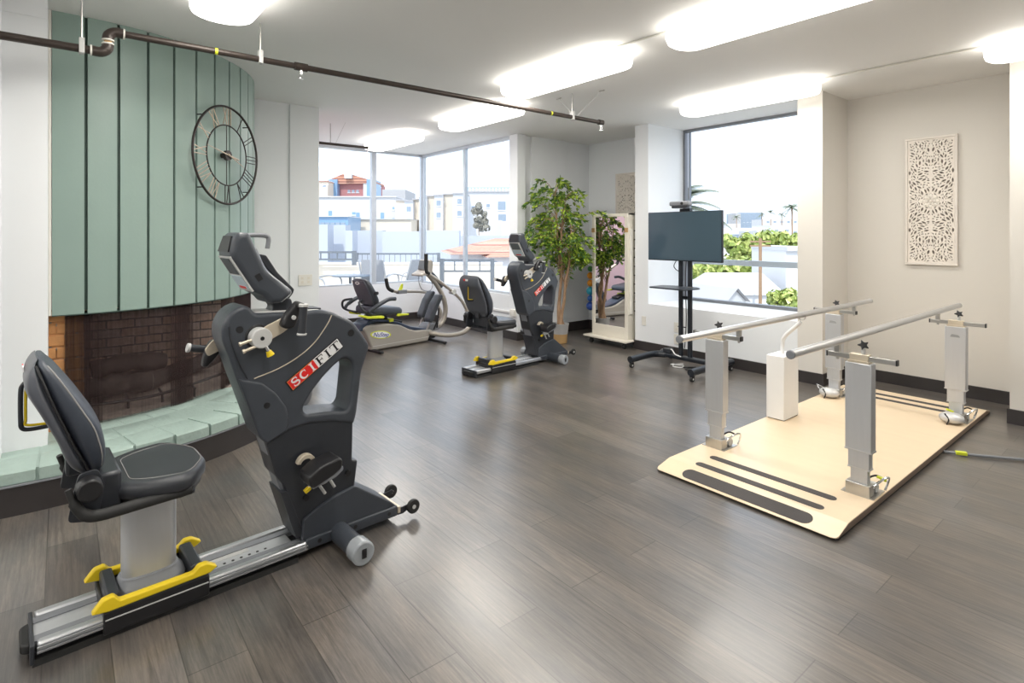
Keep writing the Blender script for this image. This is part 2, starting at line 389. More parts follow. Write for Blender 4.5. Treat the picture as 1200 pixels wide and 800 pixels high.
# ---------------------------------------------------------------- the room
H = 2.72
def st(name, mb, m, bevel=0, **kw):
    o = mb.build(name, m, bevel=bevel, smooth=kw.pop('smooth', 0)); o['kind'] = 'structure'; return o
st('floor', MB().bb(-8.34, 3.2, -3.6, 4.8, -.1, 0).bb(-5.9, 3.2, 4.8, 6.25, -.1, 0), M['floor'])
st('ceiling', MB().bb(-8.34, 3.2, -3.6, 4.8, H, H+.15).bb(-5.9, 3.2, 4.8, 6.25, H, H+.15), M['ceil'])
st('wall_window_side', MB().bb(-4.17, -2.43, 5.46, 6.25, 0, .565), M['wall'])
st('wall_post', MB().bb(-4.365, -4.17, 5.46, 6.25, 0, H), M['wall'])
st('wall_pillar', MB().bb(-2.43, -2.205, 5.46, 6.25, 0, H), M['wall_warm'])
st('wall_niche_right', MB().bb(-2.205, -.9, 6.04, 6.25, 0, H), M['wall_warm'])
st('wall_right', MB().bb(-.9, 3.2, 5.46, 6.25, 0, H), M['wall_warm'])
st('wall_niche_left', MB().bb(-5.74, -4.365, 6.1, 6.25, 0, H), M['wall'])
st('wall_bay_corner', MB().bb(-5.83, -5.66, 4.66, 4.80, 0, H).bb(-5.9, -5.735, 4.80, 4.945, 0, H).bb(-5.9, -5.70, 4.945, 5.585, 0, H).bb(-5.9, -5.74, 5.585, 6.25, 0, H), M['wall'], bevel=.004)
st('wall_bay_far', MB().bb(-8.34, -5.83, 4.66, 4.80, 0, .585), M['wall'])
st('wall_bay_left', MB().bb(-8.34, -8.2, 2.1, 4.66, 0, .605), M['wall'])
st('wall_bay_near', MB().bb(-8.34, -5.99, 1.97, 2.10, 0, H), M['pink'])
st('wall_left', MB().bb(-5.99, -5.83, -.06, 2.10, 0, H), M['wall'])
st('wall_column', MB().bb(-5.83, -5.815, 1.80, 2.10, 0, H), M['wall'], bevel=.005)
st('wall_fin', MB().bb(-5.99, -4.06, -.25, -.06, 0, H).bb(-4.06, -4.054, -.25, -.06, 2.60, H), M['wall'])
st('wall_near_left', MB().bb(-5.99, -3.96, -3.6, -.25, 0, H), M['wall'])
st('wall_behind', MB().bb(-3.96, 3.2, -3.6, -3.45, 0, H), M['wall'])
st('wall_far_right', MB().bb(3.05, 3.2, -3.45, 5.46, 0, H), M['wall'])

# windows: frame and glass parts
def window(name, mb, gl, fm, label=None):
    o = bpy.data.objects.new(name, None); COL.objects.link(o); o['kind'] = 'structure'
    mb.build('window_frame', fm, o, bevel=.003, smooth=0); gl.build('pane', M['glass'], o, smooth=0); return o
f = MB()
f.bb(-8.29, -8.22, 2.10, 4.72, 2.685, H).bb(-8.30, -8.215, 2.10, 4.72, .605, .63)
f.bb(-8.29, -8.22, 3.80, 3.88, .63, 2.685).bb(-8.29, -8.22, 2.10, 2.15, .63, 2.685).bb(-8.29, -8.22, 4.69, 4.72, .63, 2.685)
g = MB().bb(-8.26, -8.255, 2.15, 3.80, .63, 2.685).bb(-8.26, -8.255, 3.88, 4.69, .63, 2.685)
window('window_1', f, g, M['frame_metal'])
f = MB()
f.bb(-8.22, -5.83, 4.70, 4.76, 2.675, H).bb(-8.22, -5.83, 4.69, 4.77, .585, .615)
f.bb(-8.215, -8.185, 4.70, 4.76, .615, 2.675).bb(-7.0, -6.95, 4.70, 4.76, .615, 2.675).bb(-5.87, -5.83, 4.70, 4.76, .615, 2.675)
g = MB().bb(-8.185, -7.0, 4.728, 4.733, .615, 2.675).bb(-6.95, -5.87, 4.728, 4.733, .615, 2.675)
window('window_2', f, g, M['frame_metal'])
f = MB()
f.bb(-4.17, -2.43, 6.17, 6.24, 2.69, H).bb(-4.17, -2.43, 6.15, 6.24, .565, .60)
f.bb(-4.17, -4.14, 6.17, 6.24, .60, 2.69).bb(-2.46, -2.43, 6.17, 6.24, .60, 2.69)
f.bb(-4.10, -4.085, 6.18, 6.23, .60, 2.69)
g = MB().bb(-4.085, -2.46, 6.203, 6.208, .60, 2.69)
window('window_3', f, g, M['frame_dark'])
st('trim_transom', MB().bb(-4.4, -2.2, 6.30, 6.36, 1.02, 1.085), M['frame_metal'])

# baseboards, 11 cm
b = MB(); z1 = .108
b.bb(-4.365, -2.205, 5.446, 5.46, 0, z1).bb(-2.205, -2.191, 5.446, 6.026, 0, z1).bb(-4.379, -4.365, 5.446, 6.086, 0, z1)
st('baseboard_window_side', b, M['base'])
st('baseboard_niche', MB().bb(-2.191, -.9, 6.026, 6.04, 0, z1), M['base'])
st('baseboard_right', MB().bb(-.914, 3.05, 5.446, 5.46, 0, z1), M['base'])
st('baseboard_niche_left', MB().bb(-5.726, -4.379, 6.086, 6.1, 0, .13).bb(-5.74, -5.726, 5.585, 6.086, 0, .13).bb(-5.70, -5.686, 4.945, 5.599, 0, z1), M['base'])
st('baseboard_bay', MB().bb(-8.186, -5.646, 4.646, 4.66, 0, z1).bb(-8.2, -8.186, 2.10, 4.66, 0, z1).bb(-5.66, -5.646, 4.66, 4.80, 0, z1), M['base'])

# ---------------------------------------------------------------- curved fireplace: hearth, firebox, hood
FC = (-5.60, .04)
def pol(r, a, z, c=FC): return (c[0]+r*math.cos(R_(a)), c[1]+r*math.sin(R_(a)), z)
def arc_wall(mb, r0, r1, a0, a1, z0, z1, n=48, c=FC):
    rings = []
    for i in range(n+1):
        a = a0+(a1-a0)*i/n
        rings.append([pol(r0, a, z0, c), pol(r1, a, z0, c), pol(r1, a, z1, c), pol(r0, a, z1, c)])
    return mb.loft(rings)
fire = thing('fireplace', 'rounded corner fireplace with green board hood over a green brick hearth', 'fireplace', (0, 0, 0))
hc = (-5.585, -.05); a_h0, a_h1 = -14, 92
mb = MB(); arc_wall(mb, .02, 1.87, a_h0, a_h1, .0, .2185, 40, hc); mb.build('hearth_core', M['hearth_green'], fire, smooth=40)
mb = MB()                                   # painted bricks: top courses and front edge, with real joints
rnd = random.Random(3)
da = .205/1.86*180/math.pi
k = 0; a = a_h0
while a < a_h1:
    e = .22
    top = .222+rnd.uniform(-.003, .003)
    ra = 1.885+rnd.uniform(-.006, .006)
    rings = []
    for i in range(5):
        aa = a+e+(da-2*e)*i/4
        rings.append([pol(1.66, aa, .15, hc), pol(ra-.008, aa, .150, hc), pol(ra, aa, .158, hc), pol(ra, aa, top-.008, hc), pol(ra-.01, aa, top, hc), pol(1.66, aa, top, hc)])
    mb.loft(rings)
    for row, (r0, r1) in enumerate(((1.44, 1.652), (1.22, 1.432), (1.0, 1.212))):
        off = (0, .5, 0)[row]*da
        rings = []
        t2 = .2195+rnd.uniform(-.003, .002)
        for i in range(4):
            aa = a+off+e+(da-2*e)*i/3
            rings.append([pol(r0, aa, .19, hc), pol(r1, aa, .19, hc), pol(r1, aa, t2-.004, hc), pol(r1-.006, aa, t2, hc), pol(r0+.006, aa, t2, hc), pol(r0, aa, t2-.004, hc)])
        mb.loft(rings)
    a += da; k += 1
mb.build('hearth_bricks', M['hearth_green'], fire, smooth=40)
mb = MB(); arc_wall(mb, 1.78, 1.885, a_h0, a_h1, 0, .150, 60, hc); mb.build('kick_board', M['base'], fire, smooth=40)
mb = MB(); arc_wall(mb, 1.80, 1.893, a_h0, a_h1, .146, .153, 60, hc); mb.build('kick_board_edge', M['grey'], fire, smooth=40)
# firebox
mb = MB(); arc_wall(mb, .02, 1.235, -5, 98, .215, .2245, 40); mb.build('firebox_floor', M['ash'], fire, smooth=40)
mb = MB().bb(-5.83, -5.80, -.06, 1.42, .2, .95); mb.build('firebox_back', M['brick_back'], fire, smooth=0)
mb = MB(); arc_wall(mb, 1.16, 1.27, -4.5, 3.2, .205, .93, 10)
o = mb.build('brick_pier', M['brick_orange'], fire, smooth=40)
me = o.data; uv = me.uv_layers.new(name='uv')
for p in me.polygons:
    for li in p.loop_indices:
        v = me.vertices[me.loops[li].vertex_index].co
        uv.data[li].uv = (1.27*math.atan2(v.y-FC[1], v.x-FC[0])+.09, v.z-.21)
mb = MB()                                   # real projecting bricks on the pier
rnd = random.Random(5)
for j in range(10):
    z0 = .212+j*.0735
    for (u0, u1) in (((-4.6, -1.2), (-.9, 2.9)) if j % 2 else ((-4.6, -3.0), (-2.7, 2.9))):
        rings = []
        r1 = 1.278+rnd.uniform(-.003, .004)
        for i in range(4):
            aa = u0+(u1-u0)*i/3
            rings.append([pol(1.2, aa, z0), pol(r1-.004, aa, z0), pol(r1, aa, z0+.004), pol(r1, aa, z0+.059), pol(r1-.004, aa, z0+.063), pol(1.2, aa, z0+.063)])
        mb.loft(rings)
mb.build('pier_bricks', mat('orange_brick_faces', (.58, .28, .11), .85, var=.3, scale=11, bump=.6, bscale=50), fire, smooth=30)
# hood of vertical boards with grooves
mb = MB(); rH = 1.33; zb = .917
arc_wall(mb, 1.20, 1.312, -3.6, 98, zb+.02, H, 70); mb.build('hood_backing', M['groove'], fire, smooth=40)
angs = [-3.6]+[3.3+7.15*k for k in range(14)]+[98.5]
for i in range(len(angs)-1):
    a0, a1 = angs[i]+(.36 if i else 0), angs[i+1]-.36
    bmb = MB(); arc_wall(bmb, 1.29, rH, a0, a1, zb, H, 8)
    bmb.build('hood_board', M['hood_green'], fire, smooth=40)
mb = MB(); arc_wall(mb, 1.20, rH+.001, -3.6, 98, zb-.006, zb, 70); mb.build('hood_lip', M['groove'], fire, smooth=40)
mb = MB().bb(-4.277, -4.262, -.062, -.046, zb, H); mb.build('hood_edge_strip', M['offwhite'], fire)
# fire-screen curtain
def curtain(name, label, a0, a1, r, fold=.004, n=60, k=1.0, z1=.915, grp=None, drift=0):
    vs = []; fs = []; uvs = []
    zs = [.224, .45, .7, z1]
    for j, z in enumerate(zs):
        for i in range(n+1):
            t = i/n; a = a0+(a1-a0)*t+drift*(1-j/3)
            rr = r+fold*math.sin(i*k)*(1.15-.25*j/3)
            vs.append(pol(rr, a, z)); uvs.append((r*R_(a), z))
    for j in range(3):
        for i in range(n): fs.append((j*(n+1)+i, j*(n+1)+i+1, (j+1)*(n+1)+i+1, (j+1)*(n+1)+i))
    mb = MB(); mb.add(vs, fs); o = mb.build(name, M['mesh'], smooth=0); 
    o.data.polygons.foreach_set('use_smooth', [True]*len(o.data.polygons))
    uv = o.data.uv_layers.new(name='uv')
    for p in o.data.polygons:
        for li in p.loop_indices: uv.data[li].uv = uvs[o.data.loops[li].vertex_index]
    return o
scr = thing('fire_screen', 'dark woven mesh screen hanging across the open fireplace', 'fire screen', (0, 0, 0))
def sc(name, *a, **k): o = curtain(name, None, *a, **k); o.parent = scr; return o
sc('mesh_panel', -1.0, 29, 1.285, fold=.003, n=70, k=.9)
sc('mesh_panel', 29, 51, 1.285, fold=.003, n=60, k=.9)
sc('folded_mesh', -1.1, 4.5, 1.292, fold=.012, n=40, k=1.6)
sc('folded_mesh', 3.0, 7.0, 1.30, fold=.010, n=26, k=1.5)
sc('folded_mesh', 24.5, 29.5, 1.297, fold=.010, n=34, k=1.6)
sc('folded_mesh', 27, 32, 1.29, fold=.010, n=34, k=1.5)
sc('folded_mesh', 44, 51, 1.295, fold=.010, n=44, k=1.5)
sc('folded_mesh', 52.5, 76, 1.29, fold=.012, n=130, k=1.4, drift=1.5)
sc('folded_mesh', 53.5, 74, 1.28, fold=.012, n=120, k=1.5, drift=1.5)
mb = MB(); arc = [pol(1.28, a, .905) for a in range(-1, 96, 4)]; mb.tube(arc, .006, 8); mb.build('curtain_rod', M['black'], scr)
tag(scr, None, None)
# logs and ash
ash = MB(); rnd = random.Random(11)
rings = []
for i in range(13):
    t = i/12; y = .0+1.05*t; hgt = .02+.09*math.sin(math.pi*t)**.5
    rings.append([(-4.78+.25*math.cos(math.pi*j/10)*1.0 - .18, y, .218+hgt*math.sin(math.pi*j/10)*(1+rnd.uniform(-.25, .25))) for j in range(11)])
ash.loft(rings); o = ash.build('ash_pile', M['ash'], smooth=60); tag(o, 'heap of grey ash under the logs in the fireplace', 'ash', kind='stuff')
def log(pts, r, label, m=M['log']):
    P = catmull(pts, 5); n = 14; mb = MB(); rn = random.Random(hash(label) % 99)
    mb.tube(P, [r*(1+.12*math.sin(i*1.7)) for i in range(len(P))], n)
    o = mb.build('firewood_log', [m], smooth=50); tag(o, label, 'log', 'logs in the fireplace')
    e = MB().cyl(P[-1], P[-1]+(P[-1]-P[-2]).normalized()*.004, r*.85, n=14); e.build('cut_end', M['logend'], o)
log([(-4.80, .16, .46), (-4.82, .35, .485), (-4.86, .60, .455)], .062, 'thick black charred log on top of the fireplace pile')
log([(-4.66, .08, .37), (-4.70, .3, .36), (-4.72, .5, .35)], .065, 'short charred log at the left end of the fire pile')
log([(-4.72, .45, .34), (-4.86, .72, .38), (-4.95, .98, .43)], .06, 'grey log sloping up to the right in the fireplace')
log([(-4.9, .2, .33), (-4.95, .5, .33), (-5.0, .8, .32)], .07, 'log lying behind at the bottom of the fire pile')
gr = thing('fire_grate', 'low black iron grate holding the logs', 'grate', (0, 0, 0))
mb = MB()
mb.tube(catmull([(-4.50, .05, .30), (-4.53, .5, .29), (-4.72, 1.0, .34)], 5), .010, 8).build('front_bar', M['black'], gr)
for y in (.15, .35, .55, .75):
    MB().cyl((-4.50-.1*y, y, .285), (-4.95, y, .27), .008, n=8).cyl((-4.52-.1*y, y, .285), (-4.52-.1*y, y, .215), .008, n=8).build('cross_bar', M['black'], gr)

# ---------------------------------------------------------------- ceiling lights
LABS = ['long ceiling light nearest the clock, cut by the top edge', 'long ceiling light in the middle, left of the largest one',
        'long ceiling light between the sprinkler pipe and the bay windows', 'ceiling light at the corner of the bay, farthest away',
        'largest ceiling light overhead, at the top of the picture', 'ceiling light in front of the single tall window', 'ceiling light at the right edge near the right pillar']
def lens_outline(L, W):
    pts = []
    for k in range(13):
        a = -90+180*k/12; pts.append((L/2-W*.42+W*.42*math.cos(R_(a))**.8 if abs(math.cos(R_(a))) > 1e-6 else L/2-W*.42, W/2*math.sin(R_(a))))
    return pts+[(-x, -y) for x, y in pts]
def make_light():
    o = thing('ceiling_light', LABS[0], 'ceiling light', (0, 0, H), 0, 'white wraparound ceiling lights')
    MB().bb(-.60, .60, -.10, .10, -.035, 0).build('housing', M['white'], o, bevel=.004)
    rings = []
    for s_, z in ((.90, -.035), (1.0, -.042), (1.0, -.055), (.985, -.085), (.93, -.105), (.80, -.115)):
        ol = lens_outline(1.32-(1-s_)*.25, .33*s_)
        rings.append([(x, y, z) for x, y in ol])
    MB().loft(rings).build('diffuser', M['lamp'], o, smooth=50)
    ld = bpy.data.lights.new('lamp_light', 'AREA'); ld.shape = 'RECTANGLE'; ld.size = 1.05; ld.size_y = .24; ld.energy = LAMP_E; ld.color = LAMP_COL
    lo = bpy.data.objects.new('lamp_light', ld); COL.objects.link(lo); lo.parent = o; lo.location = (0, 0, -.118)
    return o
cl = make_light(); spots = [(-2.90, .70), (-3.22, 3.10), (-4.93, 3.52), (-6.95, 3.52), (-1.53, 3.12), (-2.70, 4.98), (-.31, 5.06)]
cl.location = (*spots[0], H)
for i, p in enumerate(spots[1:], 1):
    c = copy_tree(cl); c.location = (*p, H); c['label'] = LABS[i]
for i, p in enumerate([(-1.1, .70), (-1.1, -1.8), (.9, -1.8), (-3.0, -1.8)]):   # unseen extra lights, added out of frame to brighten the room
    c = copy_tree(cl); c.location = (*p, H); c['label'] = 'unseen white ceiling light added out of view to brighten the room'
# ceiling conduit
for nm, y0, x0, x1, lab in (('a', 3.03, -2.60, -2.19, 'thin white conduit on the ceiling between the middle and largest lights'), ('b', 5.0, -2.08, -.97, 'thin white conduit on the ceiling running to the right edge light')):
    mb = MB(); mb.tube([(x0, y0, H-.008), (x1, y0+.03, H-.008)], .007, 8)
    tag(mb.build('ceiling_conduit', M['offwhite']), lab, 'conduit')
mb = MB().tube([(-1.55, 2.25, H-.003), (-.55, 3.35, H-.02), (-.2, 3.75, H-.03)], .0025, 6)
tag(mb.build('ceiling_wire', M['steel']), 'thin wire under the ceiling in the top right corner', 'wire')

# ---------------------------------------------------------------- sprinkler pipe
sp = thing('sprinkler_pipe', 'long black iron sprinkler pipe hung under the ceiling past the clock', 'pipe', (-3.71, 0, 0))
zl, zh = 2.375, 2.492
MB().cyl((0, -.9, zl), (0, .13, zl), .021).build('pipe_section', M['pipe'], sp)
MB().cyl((0, .235, zh), (0, 4.10, zh), .019).build('pipe_section', M['pipe'], sp)
MB().tube(catmull([(0, .125, zl), (0, .165, zl), (0, .19, zl+.02), (0, .195, zl+.045)], 4), .027, 14).build('elbow', M['pipe'], sp)
MB().tube(catmull([(0, .195, zh-.045), (0, .2, zh-.02), (0, .225, zh), (0, .262, zh)], 4), .027, 14).build('elbow', M['pipe'], sp)
MB().cyl((0, .195, zl+.035), (0, .195, zh-.035), .017).build('nipple', M['potwood'], sp)
for p, q in (((0, .118, zl), (0, .126, zl)), ((0, .262, zh), (0, .27, zh)), ((0, .195, zl+.045), (0, .195, zl+.052)), ((0, .195, zh-.052), (0, .195, zh-.045))):
    MB().cyl(p, q, .0285).build('joint_seal', M['offwhite'], sp)
for y, zz in ((.083, zl), (.97, zh), (3.72, zh)):
    o = MB().cyl((0, y, zz), (0, y, H), .005, n=8).build('hanger_rod', M['steel'], sp)
    MB().bb(-.024, .024, y-.012, y+.012, zz-.026, zz+.055).build('clamp', M['lightgrey'], o, bevel=.003)
for y in (.72, 3.45): MB().cyl((0, y-.008, zh), (0, y+.008, zh), .0196).build('paint_mark', M['lime'], sp)
for y in (1.22, 4.12):
    o = MB().cyl((0, y, zh-.018), (0, y, zh-.05), .012, .009, 12).cyl((0, y, zh-.075), (0, y, zh-.078), .018, n=14).tube([(-.01, y, zh-.05), (-.013, y, zh-.064), (-.003, y, zh-.076)], .002, 6).tube([(.01, y, zh-.05), (.013, y, zh-.064), (.003, y, zh-.076)], .002, 6)
    o.build('sprinkler_head', M['chrome'], sp)
MB().cyl((0, 1.18, zh), (0, 1.26, zh), .026).build('tee_fitting', M['pipe'], sp)
MB().cyl((0, 4.08, zh), (0, 4.14, zh), .026).build('tee_fitting', M['pipe'], sp)
for d in ((-.22, 0), (.24, .1)):
    o = MB().tube([(0, 3.76, zh), (d[0], 3.76+d[1], H-.005)], .002, 6).build('brace_wire', M['lightgrey'], sp)
    MB().box((d[0], 3.76+d[1], H-.008), (.06, .012, .008)).build('brace_plate', M['steel'], o)
sp2 = thing('sprinkler_pipe', 'short black sprinkler pipe in front of the bay window', 'pipe', (-6.55, 0, 0))
MB().cyl((0, 2.0, 2.475), (0, 2.98, 2.475), .016).build('pipe_section', M['pipe'], sp2)
o = MB().cyl((0, 2.5, 2.475), (0, 2.5, H), .005, n=8).build('hanger_rod', M['steel'], sp2)
MB().tube([(0, 2.56, 2.48), (.16, 2.62, H)], .002, 6).build('brace_wire', M['lightgrey'], sp2)
MB().cyl((0, 2.97, 2.475), (0, 2.97, 2.42), .013, .009, 12).build('sprinkler_head', M['chrome'], sp2)

# ---------------------------------------------------------------- clock on the hood
ca = 42.3; cz = 1.4+(HZ-178.7)*4.02/FX
cpos = pol(rH+.045, ca, cz)
ck = thing('wall_clock', 'large round openwork clock with roman numerals on the green hood', 'clock', cpos, 0)
ck.rotation_euler = (0, 0, R_(ca-90))       # local -y... face looks along local +y
CR = .362
CM = Matrix.Rotation(R_(90), 4, 'X')         # ring plane -> xz
MB().torus((0, 0, 0), CR, .0085, CM, 64, 8).build('outer_ring', M['clock'], ck)
MB().torus((0, 0, 0), CR*.62, .005, CM, 56, 8).build('inner_ring', M['clock'], ck)
# seen from +y the local x axis points to the left, so numerals are placed with x mirrored
def cp(r, a): return Vector((-r*math.sin(R_(a)), 0, r*math.cos(R_(a))))
def stroke(mb, a, u0, r0, u1, r1, t=.0035):  # u: tangential offset, r: radius
    e = Vector((-math.sin(R_(a)), 0, math.cos(R_(a)))); tt = Vector((-math.cos(R_(a)), 0, -math.sin(R_(a))))
    mb.cyl(e*r0+tt*u0, e*r1+tt*u1, t, n=6)
num = ['XII', 'I', 'II', 'III', 'IIII', 'V', 'VI', 'VII', 'VIII', 'IX', 'X', 'XI']
ri, ro = CR*.63, CR*.985
for k, s_ in enumerate(num):
    a = 30*k; mb = MB(); wd = {'I': .026, 'V': .05, 'X': .05}; tot = sum(wd[c] for c in s_); u = -tot/2
    for c in s_:
        w = wd[c]; m_ = u+w/2
        if c == 'I': stroke(mb, a, m_, ri, m_, ro)
        elif c == 'V': stroke(mb, a, m_-.02, ro, m_, ri); stroke(mb, a, m_+.02, ro, m_, ri)
        else: stroke(mb, a, m_-.02, ro, m_+.02, ri); stroke(mb, a, m_+.02, ro, m_-.02, ri)
        u += w
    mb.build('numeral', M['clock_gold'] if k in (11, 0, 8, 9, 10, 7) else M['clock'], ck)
MB().cyl((0, -.012, 0), (0, .012, 0), .038, n=28).build('hub', M['clock'], ck)
mb = MB(); e = cp(1, 281); mb.tube([e*-.11+Vector((0, .016, 0)), e*.0+Vector((0, .016, 0)), e*.24+Vector((0, .016, 0))], [.007, .006, .002], 6); mb.build('minute_hand', M['clock_gold'], ck)
mb = MB(); e = cp(1, 113); mb.tube([e*-.02+Vector((0, .02, 0)), e*.185+Vector((0, .02, 0))], [.007, .002], 6); mb.build('hour_hand', M['clock_gold'], ck)
for a in (45, 135, 225, 315): MB().cyl(cp(CR, a), cp(CR, a)+Vector((0, -.05, 0)), .004, n=6).build('wall_spacer', M['clock'], ck)
MB().cyl((0, -.012, 0), (0, -.045, 0), .02, n=14).tube([(0, -.006, CR*.62), (0, -.006, 0)], .003, 6).tube([(0, -.006, -CR*.62), (0, -.006, 0)], .003, 6).build('mount', M['clock'], ck)
# ---------------------------------------------------------------- recumbent arm-and-leg exercise bikes
def make_bike():
    t = thing('recumbent_bike', 'large charcoal recumbent bike with arm crank in the left foreground, beside the hearth', 'exercise bike', (-2.483, -.08, 0), 3.4, 'charcoal recumbent bikes with yellow seat levers')
    # seat rail on the floor
    rail = MB().bb(-.098, .098, .0, .905, .022, .045).build('base_rail', M['black'], t, bevel=.004)
    for s in (-1, 1):
        MB().bb(s*.093-.017, s*.093+.017, .012, .90, .036, .072).build('side_extrusion', M['alu'], rail, bevel=.008)
        MB().bb(s*.117-.003, s*.117+.003, .012, .90, .043, .048).bb(s*.117-.003, s*.117+.003, .012, .90, .058, .062).build('extrusion_rib', M['alu'], rail)
        MB().bb(s*.058-.018, s*.058+.018, .004, .905, .045, .064).build('track', M['grey'], rail)
    MB().bb(-.041, .041, .006, .86, .045, .060).build('centre_plate', M['alu_matt'], rail)
    mb = MB()
    for k in range(9): mb.cyl((.018, .50+k*.032, .0595), (.018, .50+k*.032, .0612), .0058, n=10)
    mb.build('pin_holes', M['black'], rail)
    MB().bb(-.040, -.012, .52, .70, .0602, .0608).build('scale_sticker', M['lightgrey'], rail)
    MB().bb(-.113, .113, -.006, .006, .008, .070).build('end_cap', M['shell2'], rail, bevel=.003)
    mb = MB(); mb.plate([rounded([(-.06, -.018), (.06, -.018), (.075, .012), (-.075, .012)], .016, 6)], .03, Matrix.Translation((0, -.012, .040)) @ Matrix(((1, 0, 0, 0), (0, 1, 0, 0), (0, 0, 1, 0), (0, 0, 0, 1))), .006)
    mb.build('end_bumper', M['rubber'], rail)
    MB().bb(-.112, .112, .0, .86, .0, .022).build('rail_underside', M['rubber'], rail)
    # carriage
    car = MB().bb(-.128, .128, .185, .515, .020, .098).build('carriage', M['black'], t, bevel=.005)
    for s in (-1, 1):
        MB().bb(s*.129-.001, s*.129+.001, .19, .51, .070, .074).build('trim_line', M['lightgrey'], car)
        prof = rounded([(.150, .108), (.182, .146), (.214, .150), (.232, .127), (.458, .127), (.478, .147), (.506, .147), (.542, .122), (.515, .106), (.20, .100)], .007)
        MB().plate([prof], .030, MYZ(s*.118), .005).build('adjustment_lever', M['yellow'], car)
        MB().bb(s*.123-.006, s*.123+.006, .20, .50, .095, .108).build('lever_seat', M['shell2'], car)
    MB().bb(-.10, .10, .195, .235, .090, .142).build('cross_bar', M['shell2'], car, bevel=.008)
    MB().bb(-.10, .10, .455, .500, .090, .142).build('cross_bar', M['shell2'], car, bevel=.008)
    # seat post
    def oval(x, y, z0, cx=0, cy=.338, n=28, e=2.8):
        out = []
        for k in range(n):
            a = 2*math.pi*k/n; c, s_ = math.cos(a), math.sin(a)
            out.append((cx+x*math.copysign(abs(c)**(2/e), c), cy+y*math.copysign(abs(s_)**(2/e), s_), z0))
        return out
    post = MB().loft([oval(.052, .088, .13), oval(.052, .088, .50)]).build('seat_post', M['alu_matt'], t, smooth=30)
    MB().loft([oval(.085, .118, .10), oval(.080, .112, .118), oval(.062, .098, .132), oval(.060, .095, .142), oval(.053, .089, .145)]).build('post_collar', M['grey'], post, smooth=50)
    # seat
    out = rounded([(-.150, .215), (.150, .215), (.205, .30), (.232, .415), (.195, .455), (.085, .515), (-.085, .515), (-.195, .455), (-.232, .415), (-.205, .30)], .035, 3)
    sm = [tuple(p)[:2] for p in out]
    def ring(k, z, dz=0): return [((x)*k, .37+(y-.37)*k, z+dz*((x*k/.23)**2)) for x, y in sm]
    cu = MB().loft([ring(.96, .482, .0), ring(.99, .488, .0), ring(1, .505, .004), ring(.992, .518, .004), ring(.95, .529, .004), ring(.84, .533, .004), ring(.5, .532, .0), ring(.1, .532, 0)]).build('seat', M['vinyl'], t, smooth=60)
    st_ = [((x)*.80, .385+(y-.37)*.80, .5345) for x, y in sm]
    half = [p for p in st_]
    mb = MB(); mb.tube(half+[half[0]], .0014, 5); mb.build('stitching', M['stitch'], cu)
    MB().loft([ring(.90, .455), ring(.93, .482)]).build('seat_pan', M['black'], cu, smooth=40)
    fr = MB().bb(-.16, .16, .15, .46, .436, .462).build('seat_frame', M['shell2'], t, bevel=.01)
    for s in (-1, 1):
        MB().tube(catmull([(s*.19, .085, .575), (s*.197, .10, .53), (s*.20, .125, .487), (s*.20, .17, .470), (s*.20, .30, .472), (s*.20, .435, .476)], 5), [.010]*5+[.016]*5+[.019]*16, 14).build('side_handle', M['rubber'], fr)
        MB().cyl((s*.155, .14, .565), (s*.225, .14, .565), .036, n=24).build('pivot_knob', M['black'], fr, bevel=.006)
        MB().plate([rounded([(.085, .46), (.165, .44), (.185, .56), (.165, .615), (.115, .61), (.10, .55)], .015)], .012, MYZ(s*.165), .002).build('recline_bracket', M['shell2'], fr)
    MB().bb(-.15, .15, .165, .235, .46, .585).build('seat_riser', M['shell2'], fr, bevel=.012)
    # backrest: padded cushion in a moulded shell; each row is seam, front and rear point (y, z) and half width
    rows = [((.150, .585), (.176, .577), (.137, .575), .095), ((.142, .605), (.192, .608), (.112, .600), .125), ((.125, .650), (.196, .655), (.088, .634), .150),
            ((.100, .710), (.189, .707), (.063, .708), .166), ((.082, .760), (.177, .752), (.043, .757), .171), ((.060, .820), (.146, .812), (.015, .820), .171),
            ((.038, .885), (.112, .872), (-.018, .895), .165), ((.018, .947), (.068, .942), (-.015, .948), .150), ((.009, .974), (.046, .970), (.000, .978), .130), ((.014, .990), (.032, .988), (.011, .991), .10)]
    def bring(p, q, w, e=3.6, n=32):
        P, Q = Vector((0, *p)), Vector((0, *q)); out = []
        for k in range(n):
            a = 2*math.pi*k/n; c, s_ = math.cos(a), math.sin(a)
            v = P.lerp(Q, .5+.5*math.copysign(abs(s_)**(2/e), s_)); out.append((w*math.copysign(abs(c)**(2/e), c), v.y, v.z))
        return out
    def dens(i):
        return [tuple(v)[:2] for v in catmull([(r[i][0], r[i][1], 0) for r in rows], 4)]
    S_, F_, Q_ = dens(0), dens(1), dens(2); W_ = [v.x for v in catmull([(r[3], 0, 0) for r in rows], 4)]
    bk = MB().loft([bring(S_[i], F_[i], W_[i]) for i in range(len(W_))]).build('backrest', M['vinyl_blue'], t, smooth=60)
    MB().loft([bring(Q_[i], (S_[i][0]*.98+Q_[i][0]*.02, S_[i][1]), W_[i]-.003) for i in range(len(W_))]).build('backrest_shell', M['slate'], bk, smooth=60)
    for s in (-1, 1):
        MB().tube(catmull([(s*(r[3]-.004), r[0][0]+(r[1][0]-r[0][0])*.76, r[0][1]+(r[1][1]-r[0][1])*.76) for r in rows[1:-1]], 4), .0022, 5).build('stitching', M['stitch'], bk)
        MB().tube(catmull([(s*(r[3]-.0035), r[0][0], r[0][1]) for r in rows[:-1]], 4), .0035, 5).build('seam', M['black'], bk)
    MB().tube(catmull([(0, .0, .915), (0, -.020, .895), (0, -.026, .87), (0, -.026, .78), (0, -.022, .750), (0, .0, .742), (0, .05, .742)], 5), .007, 10).build('grab_handle', M['shell2'], bk)
